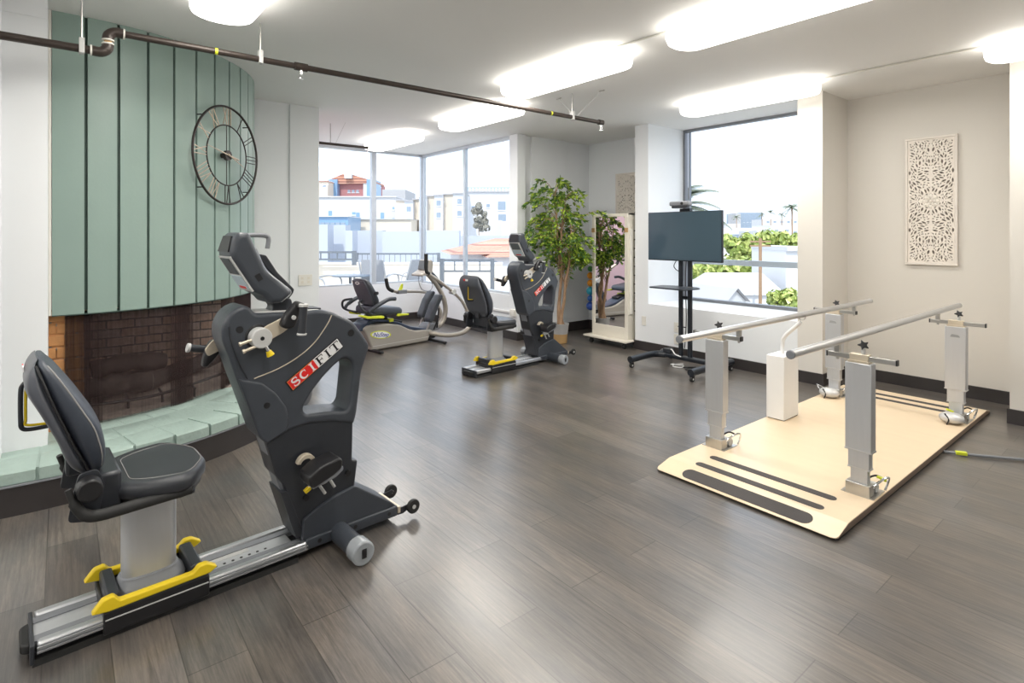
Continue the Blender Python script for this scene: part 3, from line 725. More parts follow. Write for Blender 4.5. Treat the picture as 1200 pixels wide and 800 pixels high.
    MB().tube(catmull([(0, -.012, .88), (0, -.0135, .86), (0, -.0135, .78), (0, -.010, .758), (0, .05, .752)], 5), .0045, 8).build('handle_liner', M['yellow'], bk)
    MB().bb(-.03, .03, .09, .15, .56, .68).build('back_spine', M['shell2'], bk, bevel=.01)
    MB().box((-.052, -.0195, .945), (.032, .004, .018), (4, 0, 0)).build('badge_red', M['red'], bk)
    MB().box((-.018, -.0195, .945), (.036, .004, .018), (4, 0, 0)).build('badge_white', M['white'], bk)
    # drive tower, moulded shrouds
    up = [(.623, .82), (.595, .912), (.571, .975), (.569, 1.03), (.590, 1.075), (.62, 1.100), (.655, 1.111), (.680, 1.096), (.694, 1.074), (.73, 1.070), (.916, 1.062), (.97, 1.064), (1.029, 1.048), (1.127, .996), (1.18, .926), (1.213, .871), (1.193, .814), (1.172, .76), (1.145, .558), (1.132, .520), (1.111, .527), (1.019, .555), (.921, .568), (.838, .560), (.78, .543), (.741, .528), (.715, .560)]
    hole = [(.893, .640), (.908, .612), (1.04, .600), (1.092, .588), (1.112, .612), (1.130, .78), (1.118, .815), (1.085, .833), (1.045, .812), (.985, .762), (.935, .708)]
    sh = MB().plate([rounded(up, .02, 3), rounded(hole, .02, 4)], .165, MYZ(0), .016, 3).build('upper_shroud', M['shell'], t, smooth=50)
    lo = [(.738, .545), (.78, .38), (.815, .327), (.862, .175), (.90, .10), (1.13, .10), (1.138, .229), (1.154, .345), (1.126, .352), (1.131, .54), (1.019, .585), (.921, .598), (.80, .57)]
    MB().plate([rounded(lo, .008)], .148, MYZ(0), .008).build('lower_shroud', M['shell2'], t, smooth=50)
    fs = [(.885, .072), (.893, .160), (.975, .200), (1.049, .222), (1.127, .235), (1.140, .232), (1.325, .098), (1.350, .072)]
    MB().plate([rounded(fs, .006)], .176, MYZ(0), .006).build('foot_shroud', M['shell'], t, smooth=50)
    fair = [(.628, .818), (.673, .803), (.722, .786), (.778, .733), (.821, .666), (.832, .605), (.824, .562), (.78, .543), (.741, .526), (.712, .558)]
    MB().plate([rounded(fair, .01)], .176, MYZ(0), .010, 3).build('side_fairing', M['shell'], sh, smooth=50)
    for s in (-1, 1):
        MB().tube(catmull([(s*.0835, .690, .808), (s*.0835, .784, .832), (s*.0835, .874, .872), (s*.0835, .945, .925), (s*.0835, 1.0, .995), (s*.0835, 1.022, 1.035)], 6), .0026, 6).build('seam_line', M['tan_metal'], sh)
        MB().tube(catmull([(s*.0835, .595, 1.03), (s*.0835, .60, .98), (s*.0835, .625, .90), (s*.0835, .655, .83), (s*.0835, .665, .812)], 6), .003, 6).build('edge_groove', M['shell2'], sh)
        for (y, z, r) in ((.635, 1.014, .014), (1.115, .944, .016), (1.102, .302, .013), (.907, .25, .013)):
            MB().cyl((s*.070, y, z), (s*.0842, y, z), r, n=20).build('bolt_hole', M['black'], sh)
        MB().cyl((s*.070, .739, .689), (s*.0892, .739, .689), .013, n=20).build('bolt_hole', M['black'], sh)
    MB().plate([rounded([(.700, 1.055), (.955, 1.045), (.975, 1.063), (.70, 1.078)], .004)], .12, MYZ(0), .002).build('top_deck', M['lightgrey'], sh, smooth=40)
    MB().box((0, .955, 1.066), (.09, .07, .008), (-4, 0, 0)).build('top_cap', M['shell2'], sh, bevel=.003)
    # column channel on the rider side
    MB().plate([[(.735, .54), (.752, .545), (.862, .19), (.845, .185)]], .09, MYZ(0), .0).build('front_channel', M['grey'], t)
    MB().plate([rounded([(.800, .305), (.83, .30), (.905, .085), (.865, .085)], .006)], .150, MYZ(0), .003).build('front_cover', M['shell2'], t)
    # maker's sign
    sign = MB().plate([rounded([(-.142, -.028), (.142, -.028), (.142, .028), (-.142, .028)], .006)], .004, Matrix.Identity(4), .001)
    def SM(off):                               # sign plane: local u along the sign, v up
        a = R_(34.8); ca_, sa_ = math.cos(a), math.sin(a)
        return Matrix(((0, 0, 1, .0835+off), (ca_, -sa_, 0, .947), (sa_, ca_, 0, .829), (0, 0, 0, 1)))
    def on(mb, off):
        r = MB(); r.f = mb.f; r.mi = mb.mi; m_ = SM(off); r.v = [tuple(m_ @ Vector(v)) for v in mb.v]; return r
    sg = on(sign, 0).build('maker_sign', M['black'], sh)
    on(MB().bb(-.137, .001, -.0235, .0235, 0, .001), .002).build('sign_edge', M['orange_ink'], sg)
    on(MB().bb(-.135, .000, -.0215, .0215, 0, .001), .0028).build('sign_red', M['red'], sg)
    on(MB().bb(.000, .137, -.0235, .0235, 0, .001), .0028).build('sign_white', M['white'], sg)
    def serif(mb, u0, kind, hgt=.032, w=.03):
        y0, y1 = -hgt/2, hgt/2; b = .0085; s_ = .0035
        if kind == 'I':
            mb.bb(u0+w/2-b/2, u0+w/2+b/2, y0, y1, 0, .001).bb(u0+w/2-.009, u0+w/2+.009, y0, y0+s_, 0, .001).bb(u0+w/2-.009, u0+w/2+.009, y1-s_, y1, 0, .001)
        if kind == 'F':
            mb.bb(u0+.004, u0+.0125, y0, y1, 0, .001).bb(u0, u0+.018, y0, y0+s_, 0, .001).bb(u0, u0+w-.002, y1-s_, y1, 0, .001).bb(u0+w-.005, u0+w-.002, y1-.010, y1, 0, .001).bb(u0+.01, u0+w-.010, -.0015, .002, 0, .001).bb(u0+w-.0125, u0+w-.010, -.006, .006, 0, .001)
        if kind == 'T':
            mb.bb(u0+w/2-b/2, u0+w/2+b/2, y0, y1, 0, .001).bb(u0, u0+w, y1-s_, y1, 0, .001).bb(u0+w/2-.009, u0+w/2+.009, y0, y0+s_, 0, .001).bb(u0, u0+.003, y1-.010, y1, 0, .001).bb(u0+w-.003, u0+w, y1-.010, y1, 0, .001)
        if kind in 'SC':
            pts = []
            if kind == 'C':
                for k in range(15):
                    a = 50+260*k/14; pts.append((u0+w/2+w*.36*math.cos(R_(a)), hgt*.42*math.sin(R_(a)), .0005, abs(math.sin(R_((a-50)*180/260)))*.0030+.0014))
            else:
                for k in range(10): a = 30+230*k/9; pts.append((u0+w/2+w*.27*math.cos(R_(a)), hgt*.23+hgt*.22*math.sin(R_(a)), .0005, .0018+.0026*k/9))
                for k in range(1, 10): a = 80-230*k/9; pts.append((u0+w/2+w*.30*math.cos(R_(a)), -hgt*.21+hgt*.23*math.sin(R_(a)), .0005, .0044-.0026*k/9))
            q = [p[:3] for p in pts]; 
            for i in range(len(q)-1):
                a_, b_ = Vector(q[i]), Vector(q[i+1]); d = (b_-a_).normalized(); nrm = Vector((-d.y, d.x, 0)); ra, rb = pts[i][3], pts[i+1][3]
                vs = [a_-nrm*ra-d*.0006, b_-nrm*rb+d*.0006, b_+nrm*rb+d*.0006, a_+nrm*ra-d*.0006]
                vs = [Vector((v.x, v.y, 0)) for v in vs]+[Vector((v.x, v.y, .001)) for v in vs]
                mb.add(vs, [(3, 2, 1, 0), (4, 5, 6, 7), (0, 1, 5, 4), (1, 2, 6, 5), (2, 3, 7, 6), (3, 0, 4, 7)])
            e = pts[0]; mb.bb(e[0]-.001, e[0]+.0022, e[1]-.006, e[1]+.005, 0, .001)
            if kind == 'S': e = pts[-1]; mb.bb(e[0]-.0022, e[0]+.001, e[1]-.005, e[1]+.006, 0, .001)
        return mb
    for ch, u, m_ in (('S', -.131, 'white'), ('C', -.086, 'white'), ('I', -.039, 'white'), ('F', .008, 'black'), ('I', .047, 'black'), ('T', .086, 'black')):
        on(serif(MB(), u, ch, .040, .046 if ch in 'SCT' else .038), .0038).build('letter', M[m_], sg)
    # arm crank
    hub = MB().cyl((-.088, .704, .978), (.088, .704, .978), .050, n=32).build('crank_hub', M['black'], t, bevel=.004)
    MB().cyl((.086, .704, .978), (.140, .704, .978), .041, n=36).build('crank_wheel', M['lightgrey'], hub, bevel=.004)
    MB().cyl((.139, .704, .978), (.1425, .704, .978), .008, n=16).build('axle_hole', M['black'], hub)
    MB().cyl((.132, .668, .976), (.132, .625, .965), .0065, n=12).cyl((.132, .626, .9655), (.132, .619, .9635), .009, n=12).build('stop_pin', M['tan_metal'], hub)
    MB().cyl((.132, .682, .948), (.132, .638, .935), .0065, n=12).cyl((.132, .640, .9355), (.132, .632, .933), .009, n=12).build('stop_pin', M['tan_metal'], hub)
    o = MB().cyl((.135, .718, .945), (.135, .732, .918), .008, n=12).build('pull_pin', M['chrome'], hub)
    MB().cyl((.135, .729, .924), (.135, .738, .905), .010, .016, 14).build('pin_knob', M['yellow'], o)
    for s, ang in ((1, 0), (-1, 180)):
        def rot(p):                            # the far crank stands half a turn round the axle
            y, z = p[1]-.704, p[2]-.978; a = R_(ang); return (s*p[0], .704+y*math.cos(a)-z*math.sin(a), .978+y*math.sin(a)+z*math.cos(a))
        arm = [(.715, 1.010), (.735, 1.022), (.79, 1.045), (.845, 1.068), (.858, 1.040), (.835, 1.010), (.80, .985), (.745, .960), (.72, .958)]
        mb = MB(); mb.plate([rounded(arm, .01)], .010, MYZ(.098), .002); mb.v = [rot(v) for v in mb.v]
        a_ = mb.build('crank_arm', M['tan_metal'], hub)
        pad = [(.775, 1.020), (.792, 1.062), (.818, 1.092), (.845, 1.118), (.862, 1.112), (.858, 1.075), (.842, 1.03), (.832, 1.008), (.80, 1.004)]
        mb = MB(); mb.plate([rounded(pad, .015)], .045, MYZ(.128), .012, 3); mb.v = [rot(v) for v in mb.v]
        mb.build('handle_pad', M['black'], t, smooth=50)
        if s > 0: gp = [(.145, .846, 1.104), (.205, .846, 1.100), (.205, .838, .992)]; tip = (.205, .8375, .984); top = (.205, .8465, 1.112)
        else: gp = [(-.145, .585, .885), (-.205, .600, .893), (-.205, .520, .913)]; tip = (-.205, .508, .916); top = (-.205, .612, .890)
        g_ = MB().cyl(gp[0], gp[1], .013, n=14).build('handle_grip', M['rubber'], t)
        MB().cyl(gp[1], gp[2], .016, n=16).build('grip_tube', M['shell2'], g_)
        MB().cyl(gp[2], tip, .0195, n=18).build('grip_collar', M['lightgrey'], g_, bevel=.002)
        MB().cyl(gp[1], top, .0195, n=18).build('grip_collar', M['lightgrey'], g_, bevel=.002)
        mb = MB().cyl((.150, .825, 1.052), (.158, .825, 1.052), .009, n=14); mb.v = [rot(v) for v in mb.v]; mb.build('bolt', M['lightgrey'], a_)
    # pedals
    for s in (1, -1):
        def rp(p):
            if s > 0: return p
            y, z = p[1]-.962, p[2]-.358; return (-p[0], .962-y, .358-z)
        def rb(mb, nm, m_, par, **k): mb.v = [rp(v) for v in mb.v]; return mb.build(nm, M[m_], par, **k)
        dk = MB().plate([[(.962+.052*math.cos(R_(a)), .358+.052*math.sin(R_(a))) for a in range(-150, 31, 12)]+[(.962+.022*math.cos(R_(a)), .358+.022*math.sin(R_(a))) for a in range(30, -151, -20)]], .012, MYZ(.12), .001)
        d_ = rb(dk, 'pedal_crank', 'silver', t)
        rb(MB().cyl((.075, .962, .358), (.125, .962, .358), .020, n=20), 'pedal_axle', 'black', d_)
        rb(MB().cyl((.12, .945, .312), (.12, .975, .262), .0065, n=12), 'stop_pin', 'lightgrey', d_)
        rb(MB().cyl((.12, .992, .325), (.12, 1.018, .278), .0065, n=12), 'stop_pin', 'lightgrey', d_)
        rb(MB().cyl((.13, .915, .335), (.13, .895, .310), .006, n=12), 'pull_pin', 'chrome', d_)
        rb(MB().box((.13, .892, .307), (.02, .028, .016), (30, 0, 0)), 'pin_knob', 'yellow', d_, bevel=.003)
        pd = rb(MB().plate([rounded([(.855, .375), (.852, .405), (.90, .435), (.985, .452), (1.0, .44), (.998, .405), (.965, .385), (.87, .352)], .014)], .11, MYZ(.19), .010, 3), 'pedal', 'black', t, smooth=50)
        rb(MB().plate([rounded([(.870, .350), (.875, .366), (.97, .402), (1.002, .412), (1.004, .395), (.97, .372)], .006)], .10, MYZ(.19), .003), 'pedal_strap', 'grey', pd)
        rb(MB().plate([[(.892+.04*math.cos(R_(a)), .415+.04*math.sin(R_(a))) for a in range(20, 171, 15)]+[(.892+.025*math.cos(R_(a)), .415+.022*math.sin(R_(a))) for a in range(170, 19, -15)]], .03, MYZ(.11), .002), 'heel_loop', 'tan_metal', pd)
    # display console
    neck = MB().plate([rounded([(.765, 1.06), (.872, 1.055), (.862, 1.115), (.83, 1.13), (.76, 1.125), (.782, 1.09)], .008)], .07, MYZ(0), .006).build('console_neck', M['shell2'], t)
    cons_p = [(.634, 1.407), (.672, 1.405), (.700, 1.335), (.735, 1.255), (.800, 1.195), (.842, 1.155), (.835, 1.135), (.800, 1.108), (.755, 1.108), (.728, 1.142), (.69, 1.162), (.602, 1.305), (.598, 1.325), (.612, 1.385)]
    loop = [(.628, 1.385), (.660, 1.385), (.664, 1.36), (.655, 1.335), (.618, 1.32), (.612, 1.335)]
    cn = MB().plate([rounded(cons_p, .012)], .185, MYZ(0), .022, 3).build('console', M['shell'], t, smooth=50)
    # side opening under the carrying handle is a window through the top: dark recess on the face
    def face(u, v, off=0):                     # point on the screen face; u across, v from top (0) to bottom (1)
        p0 = Vector((0, .599, 1.312)); p1 = Vector((0, .690, 1.162)); n = Vector((0, -.855, -.519))
        q = p0.lerp(p1, v)+n*off; return (u, q.y, q.z)
    def facebox(nm, u0, u1, v0, v1, o0, o1, m_, par):
        vs = [face(u, v, o) for o in (o0, o1) for (u, v) in ((u0, v0), (u1, v0), (u1, v1), (u0, v1))]
        return MB().add(vs, [(3, 2, 1, 0), (4, 5, 6, 7), (0, 1, 5, 4), (1, 2, 6, 5), (2, 3, 7, 6), (3, 0, 4, 7)]).build(nm, M[m_], par)
    facebox('bezel', -.080, .080, .02, .98, -.01, .004, 'lightgrey', cn)
    facebox('display', -.062, .062, .06, .50, -.005, .0065, 'lcd', cn)
    facebox('keypad', -.066, .066, .55, .90, -.005, .0065, 'keypad', cn)
    facebox('key_row', -.04, .04, .84, .90, -.005, .0075, 'red', cn)
    vs = [(-.05, .600, 1.372), (.05, .600, 1.372), (.062, .592, 1.325), (-.062, .592, 1.325)]
    MB().loft([[(-.055, .610, 1.392), (.055, .610, 1.392), (.072, .5930, 1.328), (-.072, .5930, 1.328)], [(-.05, .64, 1.385), (.05, .64, 1.385), (.06, .64, 1.33), (-.06, .64, 1.33)]]).build('carry_slot', M['black'], cn)
    for s in (-1, 1):
        MB().tube(catmull([(s*.094, .695, 1.34), (s*.094, .735, 1.25), (s*.094, .80, 1.19), (s*.090, .838, 1.15), (s*.08, .80, 1.112)], 5), .0022, 6).build('chrome_trim', M['alu'], cn)
    MB().box((.0935, .705, 1.222), (.003, .022, .03), (30, 0, 0)).build('badge', M['black'], cn)
    MB().plate([rounded([(.733, 1.315), (.765, 1.308), (.812, 1.234), (.885, 1.155), (.880, 1.138), (.845, 1.094), (.80, 1.09), (.862, 1.15), (.80, 1.215), (.76, 1.26)], .006)], .05, MYZ(-.02), .004).build('console_yoke', M['shell2'], t)
    MB().tube(catmull([(-.06, .69, 1.392), (-.075, .735, 1.395), (-.085, .79, 1.392), (-.088, .805, 1.378), (-.088, .80, 1.335)], 5), .010, 10).build('cable_hook', M['grey'], t)
    # front frame, cross foot and transport wheels
    MB().bb(-.098, .098, .90, 1.352, .028, .076).build('front_frame', M['shell'], t, bevel=.006)
    mb = MB()
    for y in (.96, 1.13, 1.305): mb.cyl((.095, y, .052), (.0988, y, .052), .009, n=14)
    mb.build('frame_bolt', M['black'], t)
    ft = MB().cyl((-.275, 1.055, .052), (.275, 1.055, .052), .044, n=26).build('cross_foot', M['shell'], t)
    for s in (-1, 1):
        MB().cyl((s*.255, 1.055, .052), (s*.325, 1.055, .052), .051, n=28).build('foot_cap', M['clear'], ft, bevel=.008)
        MB().bb(s*.326-.003, s*.326+.003, 1.045, 1.065, .035, .072).build('cap_slot', M['black'], ft)
    MB().bb(-.10, .10, 1.352, 1.366, .040, .070).build('wheel_bracket', M['tan_metal'], t)
    for s in (-1, 1):
        MB().plate([rounded([(1.352, .030), (1.385, .028), (1.44, .050), (1.432, .066), (1.39, .062), (1.352, .06)], .004)], .006, MYZ(s*.093), .001).build('wheel_arm', M['shell2'], t)
        w = MB().cyl((s*.108-.010, 1.432, .052), (s*.108+.010, 1.432, .052), .034, n=28).build('transport_wheel', M['rubber'], t, bevel=.004)
        MB().cyl((s*.108-.012, 1.432, .052), (s*.108+.012, 1.432, .052), .010, n=14).build('wheel_hub', M['lightgrey'], w)
    return t
bike = make_bike()
bike2 = copy_tree(bike); bike2.location = (-4.535, 3.12, 0); bike2.rotation_euler = (0, 0, R_(4))
bike2['label'] = 'smaller-looking charcoal recumbent bike in front of the potted ficus tree'
# ---------------------------------------------------------------- recumbent cross trainer in the bay
ct = thing('cross_trainer', 'taupe recumbent cross trainer with lime seat levers in front of the bay windows', 'exercise machine', (-6.338, 2.836, 0), 8.6)
side = [(.0, .010), (.0, .055), (-.06, .20), (-.105, .285), (-.06, .315), (.03, .318), (.235, .312), (.42, .270), (.56, .200), (.66, .168), (.86, .158), (.93, .150), (.93, .10), (.87, .060), (.86, .010)]
base = MB().plate([rounded(side, .02, 3)], .30, MYZ(0), .022, 3).build('base_shroud', M['taupe'], ct, smooth=50)
for s in (-1, 1):
    MB().tube([(s*.1505, .02, .062), (s*.1505, .86, .066)], .003, 6).build('seam_line', M['lightgrey'], base)
    ov = [(.128+.145*math.cos(R_(a)), .190+.048*math.sin(R_(a))-.02*math.cos(R_(a))) for a in range(0, 360, 10)]
    ov2 = [(.128+.128*math.cos(R_(a)), .190+.038*math.sin(R_(a))-.017*math.cos(R_(a))) for a in range(0, 360, 10)]
    MB().plate([ov], .004, MYZ(s*.152), .001).build('badge_rim', M['lime'], base)
    MB().plate([ov2], .004, MYZ(s*.1535), .001).build('badge_face', M['white'], base)
mt = Matrix(((0, 0, 1, .156), (.993, -.0, 0, .128), (-.12, 1, 0, .188), (0, 0, 0, 1)))
MB().text('NuStep', .072, .001, mt, shear=.35, bold=.0012).build('badge_lettering', M['blueink'], base)
top = [(-.155, .268), (-.12, .335), (-.06, .338), (-.02, .372), (.10, .378), (.235, .355), (.42, .305), (.60, .225), (.76, .185), (.90, .160), (.90, .135), (.76, .150), (.60, .180), (.42, .262), (.235, .325), (.10, .340), (.02, .330), (-.05, .285), (-.11, .255)]
MB().plate([rounded(top, .012)], .24, MYZ(0), .012, 3).build('top_cover', M['navy'], ct, smooth=50)
MB().bb(-.135, .135, .27, .33, .322, .362).build('seat_track_mark', M['lime'], ct, bevel=.006)
MB().box((.0, .40, .308), (.16, .20, .05), (-15, 0, 0)).build('track_cover', M['black'], ct, bevel=.01)
MB().bb(-.33, .33, .0, .05, .0, .03).build('rear_stabiliser', M['black'], ct, bevel=.006)
o = MB().tube([(-.40, .895, .022), (.45, .895, .022)], .018, 10).build('front_stabiliser', M['black'], ct)
for s in (-.38, .43): MB().cyl((s, .895, 0), (s, .895, .03), .018, n=14).build('foot_pad', M['rubber'], o)
MB().plate([rounded([(.84, .15), (.95, .13), (1.02, .07), (.98, .03), (.85, .03)], .015)], .26, MYZ(0), .01).build('drive_cover', M['black'], ct, smooth=50)
# seat
MB().plate([rounded([(.02, .36), (.28, .36), (.26, .42), (.04, .42)], .01)], .16, MYZ(0), .01).build('seat_pedestal', M['navy'], ct)
st_o = rounded([(-.19, -.02), (.19, -.02), (.225, .12), (.21, .40), (.15, .44), (-.15, .44), (-.21, .40), (-.225, .12)], .05, 4)
def nr(k, z, dz=0): return [(x*k, .2+(y-.2)*k, z+dz*(y-.2)) for x, y in st_o]
MB().loft([nr(.9, .425, -.05), nr(.98, .435, -.05), nr(1, .465, -.08), nr(.98, .495, -.10), nr(.90, .515, -.10), nr(.6, .520, -.08), nr(.1, .518, 0)]).build('seat', M['vinyl_blue'], ct, smooth=60)
for s in (-1, 1):
    lv = rounded([(-.24 if s > 0 else -.05, .462 if s > 0 else .425), (-.13 if s > 0 else -.03, .420), (.09, .398), (.105, .412), (.09, .432), (-.10 if s > 0 else -.03, .446), (-.22 if s > 0 else -.05, .474 if s > 0 else .450)], .008)
    MB().plate([lv], .05, MYZ(s*.245), .008).build('seat_lever', M['lime'], ct, smooth=50)
    MB().plate([rounded([(.31, .400), (.47, .398), (.475, .415), (.33, .428)], .006)], .05, MYZ(s*.225), .006).build('front_lever', M['lime'], ct, smooth=50)
    ar = MB().tube(catmull([(s*.26, -.10, .50), (s*.28, -.06, .535), (s*.29, .05, .590), (s*.29, .15, .625), (s*.29, .24, .622)], 5), [.02]*6+[.024]*15, 12).build('armrest', M['shell'], ct)
    MB().tube(catmull([(s*.10, -.10, .62), (s*.17, -.18, .60), (s*.22, -.16, .52), (s*.24, -.08, .47), (s*.2, .02, .44)], 5), .014, 10).build('arm_bracket', M['shell2'], ct)
bp = [(-.06, .0, .575), (-.02, .16, .58), (.0, .195, .66), (.0, .205, .72), (.0, .19, .79)]
def bring2(z, w, yc, th, e=3.4, n=28):
    out = []
    for k in range(n):
        a = 2*math.pi*k/n; c, s_ = math.cos(a), math.sin(a)
        out.append((w*math.copysign(abs(c)**(2/e), c), yc+th*math.copysign(abs(s_)**(2/e), s_)-.25*abs(c)**2*0, z))
    return out
brs = [(.535, .14, .085, .03), (.55, .17, .078, .04), (.62, .195, .05, .045), (.72, .195, .005, .045), (.80, .175, -.03, .042), (.845, .15, -.05, .038), (.865, .10, -.058, .02)]
bb_ = MB().loft([bring2(*b) for b in brs]).build('backrest', M['shell'], ct, smooth=60)
MB().loft([bring2(z, w*.82, y-.035, .022) for z, w, y, th in brs[1:-1]]).build('back_shell', M['slate'], bb_, smooth=60)
MB().tube(catmull([(-.04, -.098, .815), (0, -.10, .83), (.04, -.098, .815), (0, -.097, .80)], 4, True), .006, 8).build('back_handle', M['white'], bb_)
MB().cyl((.19, .02, .70), (.23, .03, .70), .02, n=14).build('recline_knob', M['black'], bb_)
# column with display
MB().tube(catmull([(0, .93, .12), (0, 1.10, .14), (0, 1.22, .20), (0, 1.275, .34), (0, 1.25, .50), (0, 1.15, .68), (0, 1.02, .82), (0, .93, .90)], 6), .034, 14).build('column', M['taupe_tube'], ct)
MB().tube(catmull([(.0, 1.01, .87), (.0, 1.10, .79), (.0, 1.19, .68)], 5), .041, 14).build('column_sleeve', M['shell2'], ct)
cn = MB().plate([rounded([(.80, .845), (.97, .865), (.985, .90), (1.0, 1.03), (.965, 1.06), (.935, 1.05), (.905, .92), (.80, .87)], .012)], .22, MYZ(-.03), .012).build('console', M['taupe'], ct, smooth=50)
MB().add([(-.12, .907, .93), (.06, .907, .93), (.06, .937, 1.045), (-.12, .937, 1.045), (-.12, .895, .93), (.06, .895, .93), (.06, .925, 1.045), (-.12, .925, 1.045)], [(0, 1, 2, 3), (7, 6, 5, 4), (0, 4, 5, 1), (1, 5, 6, 2), (2, 6, 7, 3), (3, 7, 4, 0)]).build('display', M['lcd'], cn)
MB().tube(catmull([(-.03, .84, .85), (-.03, .85, .74), (-.02, .90, .66), (0, 1.0, .64), (0, 1.05, .70), (0, 1.03, .76)], 6), .005, 6).build('display_cable', M['grey'], ct)
# swinging arms
for s in (1, -1):
    if s > 0: pth = [(.31, .694, .955), (.31, .71, .905), (.31, .76, .880), (.31, .94, .768), (.31, 1.12, .650), (.31, 1.29, .510), (.31, 1.38, .38)]; gp = [(.31, .690, 1.15), (.31, .690, .985), (.31, .700, .925), (.31, .735, .893)]
    else: pth = [(-.31, .60, .655), (-.31, .70, .632), (-.31, .85, .622), (-.31, 1.10, .60), (-.31, 1.24, .565), (-.31, 1.33, .49), (-.31, 1.38, .40)]; gp = [(-.31, .525, .815), (-.31, .545, .72), (-.31, .575, .672), (-.31, .63, .645)]
    a_ = MB().tube(catmull(pth, 6), .020, 12).build('swing_arm', M['taupe_tube'], ct)
    MB().tube(catmull(gp, 6), .024, 12).build('hand_grip', M['rubber'], a_)
    MB().tube(catmull([pth[-1], (s*.31, 1.45, .27), (s*.31, 1.43, .14), (s*.30, 1.30, .075), (s*.27, 1.10, .068), (s*.20, .93, .10), (s*.12, .88, .12)], 7), .030, 12).build('lower_arm', M['taupe_tube'], ct)
    if s < 0:
        MB().plate([rounded([(.715, .63), (.775, .64), (.795, .72), (.775, .735), (.745, .69)], .01)], .02, MYZ(-.31), .003).build('lock_lever', M['lime'], a_)
        MB().bb(-.345, -.275, .70, .84, .600, .650).build('arm_clamp', M['grey'], a_, bevel=.006)
    else:
        MB().box((.31, .92, .80), (.012, .26, .012), (-32, 0, 0)).build('arm_slot', M['white'], a_)
        MB().cyl((.27, 1.13, .64), (.35, 1.13, .64), .034, n=16).build('height_knob', M['lightgrey'], a_)
# foot pedals
for s in (-1, 1):
    dz, dy = (0, 0) if s > 0 else (.02, .10)
    p_ = MB().plate([rounded([(.845+dy, .255+dz), (.905+dy, .265+dz), (.98+dy, .42+dz), (1.07+dy, .575+dz), (1.055+dy, .60+dz), (1.01+dy, .60+dz), (.93+dy, .50+dz), (.835+dy, .30+dz)], .02)], .12, MYZ(s*.14), .014, 3).build('foot_pedal', M['shell'], ct, smooth=50)
    MB().tube([(s*.14, .92+dy, .30+dz), (s*.14, .84+dy, .16)], .012, 8).build('pedal_strut', M['steel'], p_)
    MB().tube([(s*.19, 1.0+dy, .32+dz), (s*.17, .93+dy, .15)], .010, 8).build('pedal_strut', M['black'], p_)
    MB().tube([(s*.13, 1.05+dy, .42+dz), (s*.13, 1.02+dy, .16)], .010, 8).build('pedal_strut', M['black'], p_)
MB().plate([[(.98+.09*math.cos(R_(a)), .13+.09*math.sin(R_(a))) for a in range(0, 181, 12)]], .22, MYZ(0), .01).build('flywheel_cover', M['grey'], ct, smooth=50)

# ---------------------------------------------------------------- parallel bars on their wooden platform
PZ = .045
plat = thing('platform', 'long birch-topped platform on the floor under the parallel bars', 'platform', (0, 0, 0))
px0, px1, py0, py1 = -2.035, -1.045, 2.735, 5.665
vs = []; ring0 = rounded([(px0, py0), (px1, py0), (px1, py1), (px0, py1)], .025, 4)
rise = lambda y: .014+(PZ-.014)*min(1, (y-py0)/.135, (py1-y)/.135)
def prow(zf): return [(x, y, zf(y)) for x, y in ring0]
N_ = 60; mb = MB(); rows_ = []
ys = [py0, py0+.008, py0+.025, py0+.05, py0+.09, py0+.135]; ys = ys+[py1-(y-py0) for y in reversed(ys)]
def inset(y):
    d = min(y-py0, py1-y); r = .025
    return r-math.sqrt(max(0, r*r-(r-min(d, r))**2))
for y in ys: rows_.append([(px0+inset(y), y, .012), (px1-inset(y), y, .012), (px1-inset(y), y, rise(y)), (px0+inset(y), y, rise(y))])
mb.loft(rows_).build('deck', M['wood'], plat, smooth=0)
mb = MB(); mb.bb(px0+.004, px1-.004, py0+.02, py1-.02, 0, .012).build('underside', M['rubber'], plat)
for s, xx in ((-1, px0), (1, px1)):
    mb = MB(); rr = [[(xx-.0008, y, .012), (xx+.0008, y, .012), (xx+.0008, y, max(.0125, rise(y)-.004)), (xx-.0008, y, max(.0125, rise(y)-.004))] for y in ys[2:-2]]
    mb.loft(rr).build('plywood_edge', M['ply'], plat)
def strip(x0, x1, yc, w):
    pts = []
    for k in range(13): a = -90+180*k/12; pts.append((x1-w/2+w/2*math.cos(R_(a)), yc+w/2*math.sin(R_(a))))
    for k in range(13): a = 90+180*k/12; pts.append((x0+w/2+w/2*math.cos(R_(a)), yc+w/2*math.sin(R_(a))))
    n = len(pts); vs = [(x, y, rise(y)+.0002) for x, y in pts]+[(x, y, rise(y)+.0018) for x, y in pts]
    fs = [tuple(range(n-1, -1, -1)), tuple(range(n, 2*n))]+[(i, (i+1) % n, n+(i+1) % n, n+i) for i in range(n)]
    MB().add(vs, fs).build('grip_strip', M['grip'], plat, smooth=0)
for yc, w in ((2.795, .085), (2.925, .055), (3.075, .055)): strip(-1.885, -1.175, yc, w)
for yc, w in ((5.245, .055), (5.385, .055), (5.59, .085)): strip(-1.885, -1.175, yc, w)

